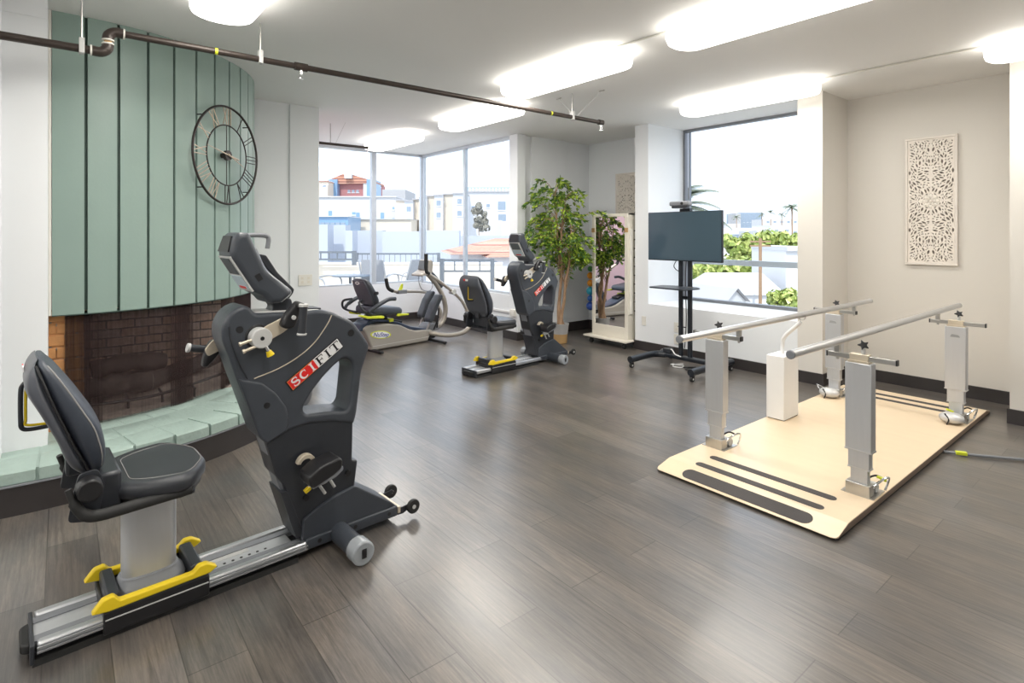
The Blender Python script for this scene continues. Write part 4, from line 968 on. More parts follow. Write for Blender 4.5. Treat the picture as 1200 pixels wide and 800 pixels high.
def make_post():
    t = thing('bar_post', 'x', 'parallel bar post', (0, 0, PZ), 0, 'telescoping posts of the parallel bars')
    MB().bb(-.062, .062, -.032, .032, .278-PZ, .730-PZ).build('outer_column', M['alu_matt'], t, bevel=.004)
    MB().bb(-.050, .050, -.025, .025, .185-PZ, .300-PZ).build('middle_column', M['alu_matt'], t, bevel=.003)
    MB().bb(-.040, .040, -.020, .020, .0, .20-PZ).build('inner_column', M['alu_matt'], t, bevel=.002)
    MB().bb(-.064, .064, -.034, .034, .273-PZ, .280-PZ).build('column_lip', M['silver'], t)
    MB().bb(-.052, .052, -.027, .027, .180-PZ, .186-PZ).build('column_lip', M['silver'], t)
    b = MB().bb(-.060, .055, -.034, .030, .0, .062).build('base_bracket', M['steel'], t, bevel=.003)
    MB().bb(-.080, .072, -.036, .125, .0, .004).build('base_plate', M['steel'], b)
    MB().bb(-.050, .050, -.030, .032, .730-PZ, .742-PZ).build('top_plate', M['tan_metal'], t)
    arm = MB().bb(-.155, .165, -.013, .013, .742-PZ, .768-PZ).build('cross_arm', M['steel'], t, bevel=.002)
    MB().bb(.163, .170, -.014, .014, .741-PZ, .769-PZ).bb(-.161, -.154, -.014, .014, .741-PZ, .769-PZ).build('arm_end_cap', M['black'], arm)
    MB().bb(-.045, .045, -.022, .022, .740-PZ, .775-PZ).build('arm_clamp', M['tan_metal'], arm, bevel=.003)
    k = MB().cyl((.015, 0, .775-PZ), (.015, 0, .808-PZ), .010, n=12).build('clamp_stem', M['lightgrey'], t)
    st_ = [( .030*(1 if i % 2 else .45)*math.cos(R_(36*i)), .030*(1 if i % 2 else .45)*math.sin(R_(36*i))) for i in range(10)]
    MB().plate([rounded(st_, .006)], .016, Matrix.Translation((.015, 0, .822-PZ)) @ Matrix.Rotation(R_(25), 4, 'Z') @ Matrix.Rotation(R_(60), 4, 'X'), .004).build('star_knob', M['black'], k)
    # foot clamp with wire handle
    MB().cyl((-.03, .075, .028), (.055, .075, .028), .026, n=18).build('clamp_roller', M['lightgrey'], b, bevel=.004)
    MB().tube(catmull([(.03, .05, .01), (.055, .02, .05), (.085, .06, .085), (.095, .11, .085), (.085, .13, .05), (.075, .12, .01)], 5), .006, 8).build('wire_handle', M['chrome'], b)
    MB().tube(catmull([(.0, .08, .05), (.02, .05, .075), (.05, .06, .095), (.07, .085, .085)], 5), .005, 8).build('cable_loop', M['black'], b)
    return t
post = make_post(); PX = (-1.945, -1.125); PY = (3.245, 5.05)
PL = ['silver parallel bar post nearest the viewer, at the right front of the platform', 'silver parallel bar post in front of the television, at the left front of the platform',
      'silver parallel bar post at the back left, against the pillar', 'silver parallel bar post at the back right of the platform']
post.location = (PX[1], PY[0], PZ); post['label'] = PL[0]
for (x, y, l) in ((PX[0], PY[0], PL[1]), (PX[0], PY[1], PL[2]), (PX[1], PY[1], PL[3])):
    c = copy_tree(post); c.location = (x, y, PZ); c['label'] = l
# front right and back ones carry a yellow pull tab; the back pair has rounded grey motor housings
posts = [o for o in bpy.data.objects if o.get('category') == 'parallel bar post']
for o in posts:
    back = o.location.y > 4
    if o.location.x > -1.5: MB().box((.075 if not back else -.02, .07 if not back else -.075, .085), (.045, .02, .012), (0, 20, 20)).build('pull_tab', M['lime'], o, bevel=.003)
    if back:
        h = MB().ball((-.005, -.095, .040), (.078, .060, .040)).build('foot_housing', M['silver'], o, smooth=60)
        MB().tube(catmull([(-.02, -.12, .05), (-.035, -.14, .07), (-.01, -.15, .04), (-.02, -.155, .0)], 5), .005, 8).build('release_cable', M['black'], h)
        if o.location.x < -1.5: MB().tube(catmull([(-.07, -.06, .01), (-.11, -.07, .075), (-.09, -.10, .085), (-.05, -.10, .07), (-.04, -.11, .01)], 4), .006, 8).build('wire_handle', M['chrome'], h)
    if o.location.x > -1.5 and back or (back): MB().plate([rounded([(-.030, .655), (.030, .655), (.020, .672), (-.020, .676)], .005)], .002, MXZ(-.033) @ Matrix.Translation((0, -PZ, 0)), 0).build('maker_mark', M['midgrey'], o)
def rail(x, y0, y1, lab):
    t = thing('handrail', lab, 'handrail', (x, (y0+y1)/2, .825), 0, 'steel parallel bars')
    MB().cyl((0, y0-(y0+y1)/2, 0), (0, y1-(y0+y1)/2, 0), .020, n=24).build('bar', M['alu'], t)
    MB().cyl((0, y0-(y0+y1)/2-.004, 0), (0, y0-(y0+y1)/2+.012, 0), .0215, n=24).build('end_cap', M['grey'], t, bevel=.004)
    MB().cyl((0, y1-(y0+y1)/2-.012, 0), (0, y1-(y0+y1)/2+.004, 0), .0215, n=24).build('end_cap', M['lightgrey'], t, bevel=.004)
    for y in PY: 
        o = MB().bb(-.012, .012, y-(y0+y1)/2-.012, y-(y0+y1)/2+.012, -.058, -.015).build('bar_bracket', M['steel'], t)
        MB().cyl((0, y-(y0+y1)/2, -.095), (0, y-(y0+y1)/2, -.080), .008, n=12).build('bolt', M['steel'], o)
    return t
rail(-1.795, 2.62, 5.40, 'left steel bar of the parallel bars, its end in front of the television stand')
rail(-1.235, 2.70, 5.62, 'right steel bar of the parallel bars, nearest the viewer')
bx = thing('control_box', 'white column box standing on the platform between the parallel bars posts', 'equipment box', (-1.965, 4.17, PZ))
MB().bb(-.065, .065, -.115, .115, .006, .465).build('housing', M['white'], bx, bevel=.004)
MB().bb(-.06, .06, -.10, .11, 0, .008).build('base', M['black'], bx)
MB().tube(catmull([(0, .0, .46), (0, 0, .53), (.03, -.03, .60), (.13, -.06, .695), (.160, -.06, .725)], 5), .014, 12).build('support_tube', M['white'], bx)
MB().torus((.166, -.06, .765), .024, .004, Matrix.Rotation(R_(90), 4, 'X'), 20, 6).build('hose_clip', M['steel'], bx)
cord = MB(); cord.tube(catmull([(-1.04, 4.38, .012), (-.90, 4.46, .012), (-.62, 4.66, .012), (-.2, 4.93, .012), (.3, 5.2, .012)], 8), .009, 8)
cd = cord.build('extension_cord', M['grey']); tag(cd, 'grey power cord on the floor to the right of the platform', 'cord')
MB().box((-.96, 4.42, .016), (.06, .028, .022), (0, 0, 30)).build('cord_tag', M['lime'], cd, bevel=.004)

# ---------------------------------------------------------------- television on its rolling stand
tv = thing('television', 'flat black television on a rolling stand before the tall window', 'television', (-3.385, 5.02, 1.375))
MB().bb(-.44, .44, -.012, .018, -.258, .258).build('casing', M['tvblack'], tv, bevel=.004)
MB().bb(-.434, .434, -.014, -.010, -.246, .252).build('screen_panel', M['screen'], tv)
MB().bb(-.30, .30, .018, .05, -.18, .12).build('back_cover', M['tvblack'], tv, bevel=.01)
sd = thing('television_stand', 'black rolling floor stand with twin poles and small shelf holding the television', 'stand', (-3.40, 5.09, 0))
for x in (-.065, .045):
    MB().cyl((x, 0, .10), (x, 0, 1.62), .025, n=18).build('pole', M['tvblack'], sd)
MB().cyl((-.10, .0, .42), (.0, .0, .42), .006, n=8).build('pole_tie', M['tvblack'], sd)
MB().bb(-.08, .06, -.01, .01, .72, .75).build('pole_tie', M['tvblack'], sd)
MB().bb(-.20, .20, -.040, -.022, 1.22, 1.50).build('mount_plate', M['tvblack'], sd)
MB().bb(-.385, .40, -.04, .035, .075, .118).build('base_beam', M['tvblack'], sd, bevel=.01)
for s in (-1, 1):
    x = s*.36
    MB().tube(catmull([(x*.70, -.01, .098), (x*.92, -.06, .098), (x, -.16, .096), (x, -.47, .088)], 6), .035, 14).build('base_leg', M['tvblack'], sd)
    MB().tube(catmull([(x*.70, .0, .098), (x*.92, .05, .098), (x, .12, .096), (x, .26, .090)], 6), .035, 14).build('base_leg', M['tvblack'], sd)
    for y in (-.445, .24):
        cst = MB().cyl((x, y, .046), (x, y, .075), .010, n=12).bb(x-.020, x+.020, y-.014, y+.014, .040, .060).build('caster', M['black'], sd)
        MB().cyl((x-.014, y, .026), (x+.014, y, .026), .026, n=20).build('wheel', M['rubber'], cst, bevel=.003)
        MB().cyl((x-.016, y, .026), (x+.016, y, .026), .009, n=12).build('wheel_cap', M['lightgrey'], cst)
sh_ = MB().plate([rounded([(-.26, -.30), (.17, -.30), (.20, -.05), (.12, .03), (-.14, .03), (-.28, -.05)], .04)], .014, Matrix.Translation((0, 0, .842)), .004).build('shelf', M['tvblack'], sd, smooth=40)
MB().cyl((.045, -.035, .842), (.16, -.035, .842), .012, n=12).build('shelf_clamp', M['steel'], sh_)
MB().bb(-.06, .06, -.03, .02, 1.62, 1.665).build('camera_bracket', M['tvblack'], sd)
cm = thing('webcam', 'grey conference camera bar sitting on top of the television', 'camera', (-3.42, 5.03, 1.68))
MB().bb(-.115, .115, -.05, .03, .012, .058).build('body', M['grey'], cm, bevel=.012)
MB().cyl((.04, -.052, .035), (.04, -.048, .035), .016, n=20).build('lens', M['black'], cm)
MB().bb(-.09, .09, -.045, .02, -.012, .012).build('base', M['shell2'], cm, bevel=.005)
cb = MB().tube(catmull([(-3.50, 5.06, 1.12), (-3.53, 5.06, 1.06), (-3.50, 5.06, 1.02), (-3.47, 5.06, 1.01)], 6), .005, 6); cb.tube(catmull([(-3.40, 5.09, 1.13), (-3.41, 5.09, .9), (-3.40, 5.09, .5), (-3.42, 5.09, .2)], 6), .005, 6)
tag(cb.build('television_cable', M['black']), 'black cables dangling below the television between the stand poles', 'cable')
pw = thing('power_adapter', 'black power strip with white cable lying on the television stand base', 'power strip', (-3.62, 5.08, .12))
MB().box((0, 0, .025), (.10, .05, .045)).build('body', M['shell2'], pw, bevel=.006)
MB().tube(catmull([(.03, -.01, .03), (.06, -.02, .05), (.12, -.04, .01), (.20, -.06, .002)], 6), .006, 8).build('cable', M['white'], pw)
for i, (x, y) in enumerate(((-3.55, 5.0), (-3.38, 4.98))):
    mb = MB().tube(catmull([(x, y+.1, .008), (x+.05, y, .010), (x+.13, y+.03, .008), (x+.10, y+.10, .014), (x-.02, y+.06, .010), (x+.05, y+.18, .008)], 6), .005, 6)
    tag(mb.build('coiled_cable', M['black'] if i else M['white']), ('black loose cable' if i else 'white loose cable')+' on the floor under the television stand', 'cable')

# ---------------------------------------------------------------- rolling rack with mirror and hand weights
mr = thing('mirror_rack', 'cream rolling weight rack with tall mirror front in the left niche', 'mirror rack', (-4.715, 5.40, 0))
dk = MB().bb(-.36, .345, -.115, .19, .078, .100).build('base_platform', M['cream'], mr, bevel=.004)
MB().bb(-.34, .33, -.09, .18, .060, .078).build('base_underside', M['black'], mr)
for x, y in ((-.26, -.06), (.28, -.06), (-.26, .15), (.28, .15)):
    c_ = MB().bb(x-.012, x+.012, y-.012, y+.012, .035, .062).build('caster', M['black'], mr)
    MB().cyl((x-.016, y, .028), (x+.016, y, .028), .028, n=18).build('wheel', M['rubber'], c_, bevel=.003)
fr = MB().bb(-.295, -.245, -.012, .012, .10, 1.655).bb(.245, .295, -.012, .012, .10, 1.655).bb(-.245, .245, -.012, .012, 1.615, 1.655).bb(-.245, .245, -.012, .012, .10, .245)
fr.build('frame', M['cream'], mr, bevel=.003)
MB().bb(.270, .295, .012, .17, .10, 1.655).bb(-.295, -.270, .15, .17, .10, 1.655).bb(-.295, .295, .012, .17, 1.635, 1.655).build('side_frame', M['cream'], mr)
MB().bb(-.27, .27, .150, .165, .10, 1.64).build('back_panel', M['cream'], mr)
MB().bb(-.245, .245, -.004, .004, .245, 1.615).build('mirror', M['mirror'], mr)
MB().bb(-.300, -.245, -.016, -.012, 1.42, 1.475).build('wood_band', M['potwood'], mr); MB().bb(.245, .300, -.016, -.012, 1.42, 1.475).build('wood_band', M['potwood'], mr)
MB().bb(.295, .315, .02, .06, .42, 1.46).build('peg_rail', M['offwhite'], mr)
for k in range(10): MB().cyl((.295, .11, .45+k*.11), (.325, .11, .45+k*.11), .007, n=10).build('peg', M['black'], mr)
for i, (z, r, c, nm) in enumerate(((1.355, .016, (.03, .03, .03), 'smallest black'), (1.215, .020, (.05, .03, .05), 'small dark purple'), (.935, .038, (.05, .26, .05), 'green'), (.845, .046, (.75, .30, .02), 'upper orange'), (.745, .046, (.75, .30, .02), 'lower orange'), (.640, .056, (.02, .30, .42), 'teal'), (.540, .044, (.02, .10, .35), 'plain blue'), (.440, .058, (.02, .07, .33), 'lowest and largest blue'))):
    t = thing('hand_weight', nm+' round-ended hand weight on the side of the mirror rack', 'hand weight', (-5.135, 5.49, z), 0, 'coloured hand weights on the rack')
    m_ = mat('vinyl_coat', c, .35)
    MB().ball((0, 0, 0), r).build('head', m_, t, smooth=60); MB().ball((.21, 0, 0), r*.9).build('head', m_, t, smooth=60)
    MB().cyl((0, 0, 0), (.21, 0, 0), .012, n=10).build('handle', M['steel'], t)
    MB().bb(-5.005, -4.995, 5.40, 5.57, z-.014-.004, z-.014).build('hook', M['black'])
    h_ = bpy.data.objects[-1] if False else None
for o in [o for o in bpy.data.objects if o.name.startswith('hook')]:
    mw = o.matrix_world.copy(); o.parent = mr; o.matrix_parent_inverse = Matrix.Translation((4.715, -5.40, 0))
# ---------------------------------------------------------------- potted ficus
fc = thing('potted_ficus', 'leafy green indoor ficus tree with twisted trunks in a grey and gold pot', 'plant', (-5.20, 5.0, 0))
MB().lathe([(.078, 0), (.082, .004), (.092, .118), (.090, .120)], n=32).build('pot_base', M['potwood'], fc)
MB().lathe([(.092, .118), (.108, .245), (.111, .25), (.104, .252), (.098, .235), (.02, .232)], n=32).build('pot', M['potgrey'], fc, smooth=40)
MB().lathe([(.098, .228), (.06, .240), (.001, .243)], n=24).build('soil', M['soil'], fc)
rnd = random.Random(21)
tr = MB()
stems = [[(-.03, 0, .23), (-.045, .01, .45), (.00, .0, .70), (-.02, .02, .95), (-.05, .0, 1.25), (-.07, 0, 1.55), (-.10, 0, 1.85)],
         [(.02, .02, .23), (-.01, -.01, .40), (-.035, .02, .62), (.02, .0, .85), (.03, -.01, 1.15), (.0, .02, 1.45), (.06, 0, 1.75)],
         [(.03, -.02, .23), (.02, .0, .36), (.06, .01, .55), (.09, .0, .75), (.15, .0, .98), (.17, 0, 1.2), (.20, 0, 1.45)]]
for i, s in enumerate(stems):
    P = catmull(s, 7); tr.tube(P, [.024-.016*k/len(P) for k in range(len(P))], 9)
tr.build('trunk', M['brown_bark'], fc, smooth=60)
br = MB(); lf = MB()
def leaf(mb, p, d, L, w):
    d = d.normalized(); side = d.cross(Vector((rnd.uniform(-1, 1), rnd.uniform(-1, 1), rnd.uniform(-1, 1)))).normalized(); up = side.cross(d)
    q = [p, p+d*L*.35+side*w+up*.004, p+d*L*.75+side*w*.6, p+d*L-up*.01, p+d*L*.75-side*w*.6, p+d*L*.35-side*w+up*.004, p+d*L*.5-up*w*.35]
    mb.add(q, [(0, 1, 6), (1, 2, 6), (2, 3, 6), (3, 4, 6), (4, 5, 6), (5, 0, 6)])
tips = []
for i in range(100):
    s = stems[rnd.choice((0, 0, 1, 1, 2))]; k = rnd.randint(3, 6); b = Vector(s[k])+Vector((0, 0, rnd.uniform(-.1, .1)))
    a = rnd.uniform(0, 2*math.pi); zt = b.z
    reach = rnd.uniform(.16, .40)*(1.0 if zt > 1.1 else .85)*(1 if zt < 1.75 else .7)
    e = b+Vector((math.cos(a)*reach, math.sin(a)*reach*.85, rnd.uniform(.02, .26)))
    e.z = max(1.12, min(e.z, 2.10)); e.x = max(e.x, -.36); e.y = min(e.y, .25)
    m_ = (b+e)/2+Vector((0, 0, .06)); dr = e+Vector((math.cos(a)*.07, math.sin(a)*.07, -rnd.uniform(.05, .14)))
    dr.x = max(dr.x, -.38); dr.y = min(dr.y, .28)
    P = catmull([b, m_, e, dr], 5); br.tube(P, [.005-.0035*j/len(P) for j in range(len(P))], 5)
    for j in range(3, len(P)):
        for _ in range(2 if j < 6 else 3):
            d = Vector((math.cos(a)+rnd.uniform(-1, 1), math.sin(a)+rnd.uniform(-1, 1), rnd.uniform(-1.3, .35)))
            p = P[j]+Vector((rnd.uniform(-.02, .02), rnd.uniform(-.02, .02), rnd.uniform(-.02, .02)))
            leaf(lf, p, d, rnd.uniform(.048, .074), rnd.uniform(.011, .016))
br.build('branches', M['brown_bark'], fc, smooth=60)
lf.build('foliage', M['leaf'], fc, smooth=0)

# ---------------------------------------------------------------- carved wall panels
def carved(w, h):
    rn = random.Random(4); holes = []; cen = []
    def lf_(cx, cy, L, W, ang):
        ca_, sa_ = math.cos(ang), math.sin(ang); pts = []
        for (u, v) in ((-L, 0), (-L*.5, W*.8), (.1*L, W), (L*.6, W*.6), (L, 0), (L*.6, -W*.6), (.1*L, -W), (-L*.5, -W*.8)):
            pts.append((cx+u*ca_-v*sa_, cy+u*sa_+v*ca_))
        return pts
    def put(cx, cy, L, W, ang):
        if abs(cx)+L*abs(math.cos(ang))+.003 > w/2-.028 or abs(cy)+L*abs(math.sin(ang))+.003 > h/2-.028: return False
        if abs(cx)-L*abs(math.cos(ang))-W < .0012: return False
        if abs(cy)-L*abs(math.sin(ang))-W < .0012: return False
        for (x, y, r, l2, a2) in cen:
            # leaf against leaf distance, approximated by three discs each
            for t1 in (-.6, 0, .6):
                for t2 in (-.6, 0, .6):
                    dx = (cx+L*t1*math.cos(ang))-(x+l2*t2*math.cos(a2)); dy = (cy+L*t1*math.sin(ang))-(y+l2*t2*math.sin(a2))
                    if dx*dx+dy*dy < (W+r+.0036)**2: return False
        cen.append((cx, cy, W, L, ang)); return True
    def sym(cx, cy, L, W, ang):
        if cx < 0 or cy < 0: return
        if put(cx, cy, L, W, ang):
            for sx in (1, -1):
                for sy in (1, -1):
                    if (cx == 0 and sx < 0) or (cy == 0 and sy < 0): continue
                    p = lf_(cx*sx, cy*sy, L, W, math.atan2(math.sin(ang)*sy, math.cos(ang)*sx))
                    holes.append(p if sx*sy > 0 else p[::-1])
    for k in range(5):                          # ring of openings round the centre flower
        a = k*math.pi/2/4*.92+.06; sym(.072*math.cos(a), .066*math.sin(a), .011, .005, a+math.pi/2)
    for (rx, ry) in ((.11, .055), (.12, .22), (.05, .145), (.06, .30), (.13, .36), (.03, .40), (.10, .45), (.04, .495), (.14, .50), (.0, .235)):
        for k in range(8):                      # rosettes
            a = k*math.pi/4+.2; sym(round(rx+.023*math.cos(a), 4), round(ry+.023*math.sin(a), 4), .0075, .0042, a+math.pi/2)
    for _ in range(7000):
        x, y = rn.uniform(.006, w/2), rn.uniform(.004, h/2)
        if math.hypot(x, y) < .075: continue
        ang = .9+1.3*math.sin(x*26)*math.cos(y*15)+rn.uniform(-.3, .3)
        L = (.021, .017, .013, .010, .008)[min(4, _//1300)]; sym(x, y, L, L*rn.uniform(.30, .44), ang)
    return holes
PH = carved(.385, 1.145)
def panel(lab, x0, y, z0, grp):
    w, h = .385, 1.145
    t = thing('carved_panel', lab, 'wall art', (x0+w/2, y, z0+h/2), 0, grp)
    MB().plate([[(-w/2+.008, -h/2+.008), (w/2-.008, -h/2+.008), (w/2-.008, h/2-.008), (-w/2+.008, h/2-.008)]]+PH, .012, MXZ(-.014)).build('fretwork', mat('limewashed_wood', (.80, .74, .67), .6, var=.05), t, smooth=0)
    MB().bb(-w/2+.01, w/2-.01, -.006, -.002, -h/2+.01, h/2-.01).build('hole_shade', mat('painted_hole_shade', (.24, .21, .18), .7, var=.05), t)  # dark sheet that paints in the shade inside the fretwork holes
    f = MB().bb(-w/2, w/2, -.030, -.001, -h/2, -h/2+.020).bb(-w/2, w/2, -.030, -.001, h/2-.020, h/2).bb(-w/2, -w/2+.020, -.030, -.001, -h/2+.02, h/2-.02).bb(w/2-.02, w/2, -.030, -.001, -h/2+.02, h/2-.02)
    f.build('frame', mat('limewashed_frame', (.78, .73, .67), .55, var=.04), t, bevel=.003)
    mb = MB()
    for r, n, k in ((.046, 8, .020), (.028, 6, .013)):
        for i in range(n):
            a = 2*math.pi*i/n; mb.ball((r*math.cos(a), -.020 if n == 8 else -.023, r*math.sin(a)), (k, .006, k), 10, 6)
    mb.ball((0, -.026, 0), (.012, .005, .012), 10, 6)
    mb.build('centre_flower', mat('limewashed_flower', (.80, .75, .68), .6), t, smooth=60)
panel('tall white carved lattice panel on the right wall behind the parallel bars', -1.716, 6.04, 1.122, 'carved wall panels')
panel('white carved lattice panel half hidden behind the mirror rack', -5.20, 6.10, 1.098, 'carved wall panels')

# ---------------------------------------------------------------- outlets and raceway
def outlet(loc, rz, lab, gang=1):
    t = thing('wall_outlet', lab, 'outlet', loc, rz)
    MB().bb(-.035*gang, .035*gang, -.006, 0, -.057, .057).build('cover_plate', M['offwhite'], t, bevel=.002)
    for g in range(gang):
        cx = (g-(gang-1)/2)*.046*1.4
        for z in (-.02, .02): MB().bb(cx-.012, cx+.012, -.0075, -.006, z-.012, z+.012).bb(cx-.006, cx-.004, -.0082, -.0075, z-.004, z+.006).bb(cx+.004, cx+.006, -.0082, -.0075, z-.004, z+.006).build('socket', M['cream'], t)
outlet((-5.812, 1.955, .925), 90, 'double white outlet plate on the white column beside the bike display', 2)
outlet((-3.77, 5.457, .335), 0, 'upper white outlet on the wall below the tall window')
outlet((-3.77, 5.457, .20), 0, 'lower white outlet on the wall below the tall window')
rw = thing('wall_raceway', 'white surface cable raceway ending in a socket box under the bay window', 'raceway', (-6.1, 4.655, .36))
MB().bb(-.5, .33, -.012, .004, -.012, .012).build('channel', M['white'], rw)
MB().bb(.33, .42, -.035, .004, -.045, .045).build('socket_box', M['offwhite'], rw, bevel=.004)
t = tag(MB().bb(-4.26, -4.20, 5.452, 5.459, .30, .41).build('wall_plate', M['offwhite'], bevel=.002), 'small blank plate low on the post beside the mirror rack', 'wall plate')

# ---------------------------------------------------------------- terrace outside the bay
tag(MB().bb(-20, -8.34, -4, 9, -.15, 0).bb(-8.34, -6.3, 4.8, 9, -.15, 0).build('floor_terrace', M['terr'], smooth=0), kind='structure')
YAW = math.degrees(math.atan2(RV.y, RV.x))      # facades out there stand roughly square to the street
def facing(px, d): return at(px, HZ, d)
def block(mb, x0, x1, z0, z1, dep=.3, y0=0): return mb.bb(x0, x1, y0, y0+dep, z0, z1)
def xt(name, lab, cat, px, d, rz=0, grp=None):
    p = at(px, HZ, d); return thing(name, lab, cat, (p.x, p.y, 0), YAW+rz, grp)
def zz(py, d): return CH+(HZ-py)/FX*d
par = xt('parapet', 'low cream parapet wall along the terrace edge', 'parapet', 430, 14)
MB().bb(-3.2, 3.4, 0, .25, 0, .64).build('parapet_wall', M['terr_wall'], par)
MB().bb(-3.2, 3.4, -.03, .28, .64, .68).build('coping', M['x_white'], par)
def railing(lab, px0, px1, d, zt, zm, zb, step, heavy=True, grp=None, cat='railing'):
    w = (px1-px0)/FX*d; t = xt('terrace_railing', lab, cat, (px0+px1)/2, d, 0, grp); r = .022 if heavy else .012
    MB().bb(-w/2, w/2, -r, r, zt-.05, zt).build('top_rail', M['rail'], t); MB().bb(-w/2, w/2, -r, r, zm-.04, zm).build('lower_rail', M['rail'], t)
    for x in (-w/2, w/2): MB().bb(x-.045, x+.045, -.045, .045, zb, zt+.01).build('end_post', M['rail'], t)
    n = int(w/step)
    for k in range(1, n): MB().bb(-w/2+k*w/n-r*.6, -w/2+k*w/n+r*.6, -r*.6, r*.6, zm, zt-.04).build('baluster', M['rail'], t)
railing('grey terrace railing left of the bay mullion, behind the patio table', 366, 415, 13.6, .98, .80, .64, .20)
railing('grey terrace railing behind the exercise machines in the right bay window', 518, 577, 12, .86, .62, 0, .26)
railing('thin white fence of pickets beyond the terrace, behind the wicker chair', 418, 514, 17.5, .80, .52, .0, .17, False)
def patio_chair(lab, px, d, rz, m, lean=10, hb=.92):
    t = xt('patio_chair', lab, 'patio chair', px, d, rz, 'patio chairs on the terrace')
    MB().box((0, .26, .66), (.46, .02, .52), (-lean, 0, 0)).build('sling_back', M[m], t)
    MB().box((0, .0, .42), (.46, .46, .02)).build('sling_seat', M[m], t)
    for s in (-1, 1):
        MB().tube(catmull([(s*.25, .34, .92), (s*.25, .20, .42), (s*.25, .24, .0)], 4), .014, 8).build('side_frame', M['alu_matt'], t)
        MB().tube(catmull([(s*.26, .22, .60), (s*.27, .0, .64), (s*.27, -.22, .60), (s*.26, -.26, .40), (s*.26, -.24, 0)], 5), .014, 8).build('arm', M['alu_matt'], t)
    return t
patio_chair('dark blue sling patio chair at the left edge of the bay window', 376, 10.0, 75, 'sling_dark')
patio_chair('broad grey patio chair seen from behind the bay mullion', 445, 10.6, 165, 'sling', 4)
patio_chair('pale leaning patio chair right of the bay mullion', 474, 10.8, 245, 'sling', 14)
tb = xt('patio_table', 'small round patio table on the terrace with curved metal legs', 'patio table', 412, 10.2)
MB().cyl((0, 0, .63), (0, 0, .655), .34, n=36).build('table_top', M['x_pane'], tb)
for a in (30, 150, 270): MB().tube(catmull([(.05*math.cos(R_(a)), .05*math.sin(R_(a)), .63), (.06*math.cos(R_(a)), .06*math.sin(R_(a)), .3), (.28*math.cos(R_(a)), .28*math.sin(R_(a)), .0)], 5), .016, 8).build('leg', M['frame_dark'], tb)

# ---------------------------------------------------------------- the town
G0 = -9.0
def building(lab, px0, px1, pyt, d, m, wins=(), dep=10, zb=G0, rz=0, roof=None, name='building', cat='building', grp=None, wm='x_pane'):
    t = xt(name, lab, cat, (px0+px1)/2, d, rz, grp); w = (px1-px0)/FX*d/max(.3, math.cos(R_(rz))); zt = zz(pyt, d); k = d/FX; pm = (px0+px1)/2
    MB().bb(-w/2, w/2, 0, dep, zb, zt).build('walls', M[m], t, smooth=0)
    if roof: MB().bb(-w/2-.15*k*4, w/2+.15*k*4, -.3, dep, zt, zt+roof[0]*k).build('roof_edge', M[roof[1]], t)
    for (x, y, ww, hh) in wins:
        o = MB().bb((x-pm-ww/2)*k, (x-pm+ww/2)*k, -.06, .05, zz(y+hh/2, d), zz(y-hh/2, d)).build('window', M[wm], t)
        MB().bb((x-pm-ww/2)*k-.1, (x-pm+ww/2)*k+.1, -.12, .0, zz(y+hh/2, d)-.12, zz(y+hh/2, d)).build('sill', M['x_white'], o)
    return t
building('large pale grey building seen through the left bay pane', 360, 464, 231, 72, 'x_grey', [(387, 250, 4, 6), (414.7, 250, 4, 3), (419.5, 253, 4, 8), (448, 253, 4, 8), (461, 244, 2, 3), (461, 257, 2, 3)], wm='x_blue', roof=(1, 'x_white'))
building('cream lower wing in front of the large pale grey building', 412, 482, 257, 66, 'x_cream', roof=(.6, 'x_grey'), dep=5)
building('long low block with a blue glazed front behind the terrace', 352, 408, 254, 60, 'x_blue', [(x, 262, 5, 3) for x in range(378, 407, 6)], dep=5, roof=(.8, 'x_white'))
building('grey penthouse block above the roofs in the second bay pane', 448, 475, 222, 95, 'x_roof')
rb_ = building('red gabled building with blue glass towers on the skyline', 384, 438, 214, 110, 'x_red', [(x, 224, 3, 3) for x in (409, 414, 419)])
k = 110/FX
for a, b in ((388, 398), (432, 441)): MB().bb((a-411)*k, (b-411)*k, -1.5, 4, G0, zz(211, 110)).build('glass_tower', M['x_blue'], rb_)
for a, b in ((383, 388), (427, 432)): MB().bb((a-411)*k, (b-411)*k, -.8, 4, G0, zz(212, 110)).build('white_pier', M['x_white'], rb_)
MB().plate([[((x-411)*k, zz(y, 110)) for x, y in ((381, 214), (403, 204.5), (412, 204.5), (441, 213), (441, 215), (381, 216))]], 8, MXZ(3)).build('gable_roof', M['x_tile'], rb_, smooth=0)
MB().bb((407-411)*k, (415-411)*k, -2, 2, zz(210, 110), zz(205, 110)).build('rooftop_box', M['x_grey'], rb_)
building('pink and white building cut by the left edge of the bay window', 350, 384, 213, 105, 'x_cream', [(380, 218, 4, 2)], roof=(1, 'x_tile'))
for (a, b, m, y, l, d) in ((464, 474, 'x_cream', 235, 'narrow cream apartment bay, leftmost of the terrace row', 71), (474, 484, 'x_white', 236, 'white apartment bay with two windows, left of the corner mullion', 70), (484, 491, 'x_cream', 234, 'cream strip between two white apartment bays', 71), (491, 500, 'x_white', 232, 'white apartment bay at the bay corner mullion', 70),
                         (500, 509, 'x_cream', 230, 'cream apartment bay just right of the corner mullion', 71), (509, 519, 'x_white', 229, 'white apartment bay right of the corner mullion', 70), (519, 531, 'x_cream', 228, 'cream apartment wall before the stepped white bay', 71), (531, 546, 'x_white', 227, 'white stepped apartment bay with balconies', 69)):
    xm = (a+b)/2
    building(l, a, b, y, d, m, [(xm, y+9, 5, 6), (xm, y+23, 5, 6)] if m == 'x_white' else [], dep=8, roof=(1.2, 'x_roof'), grp='apartment bays across the street')
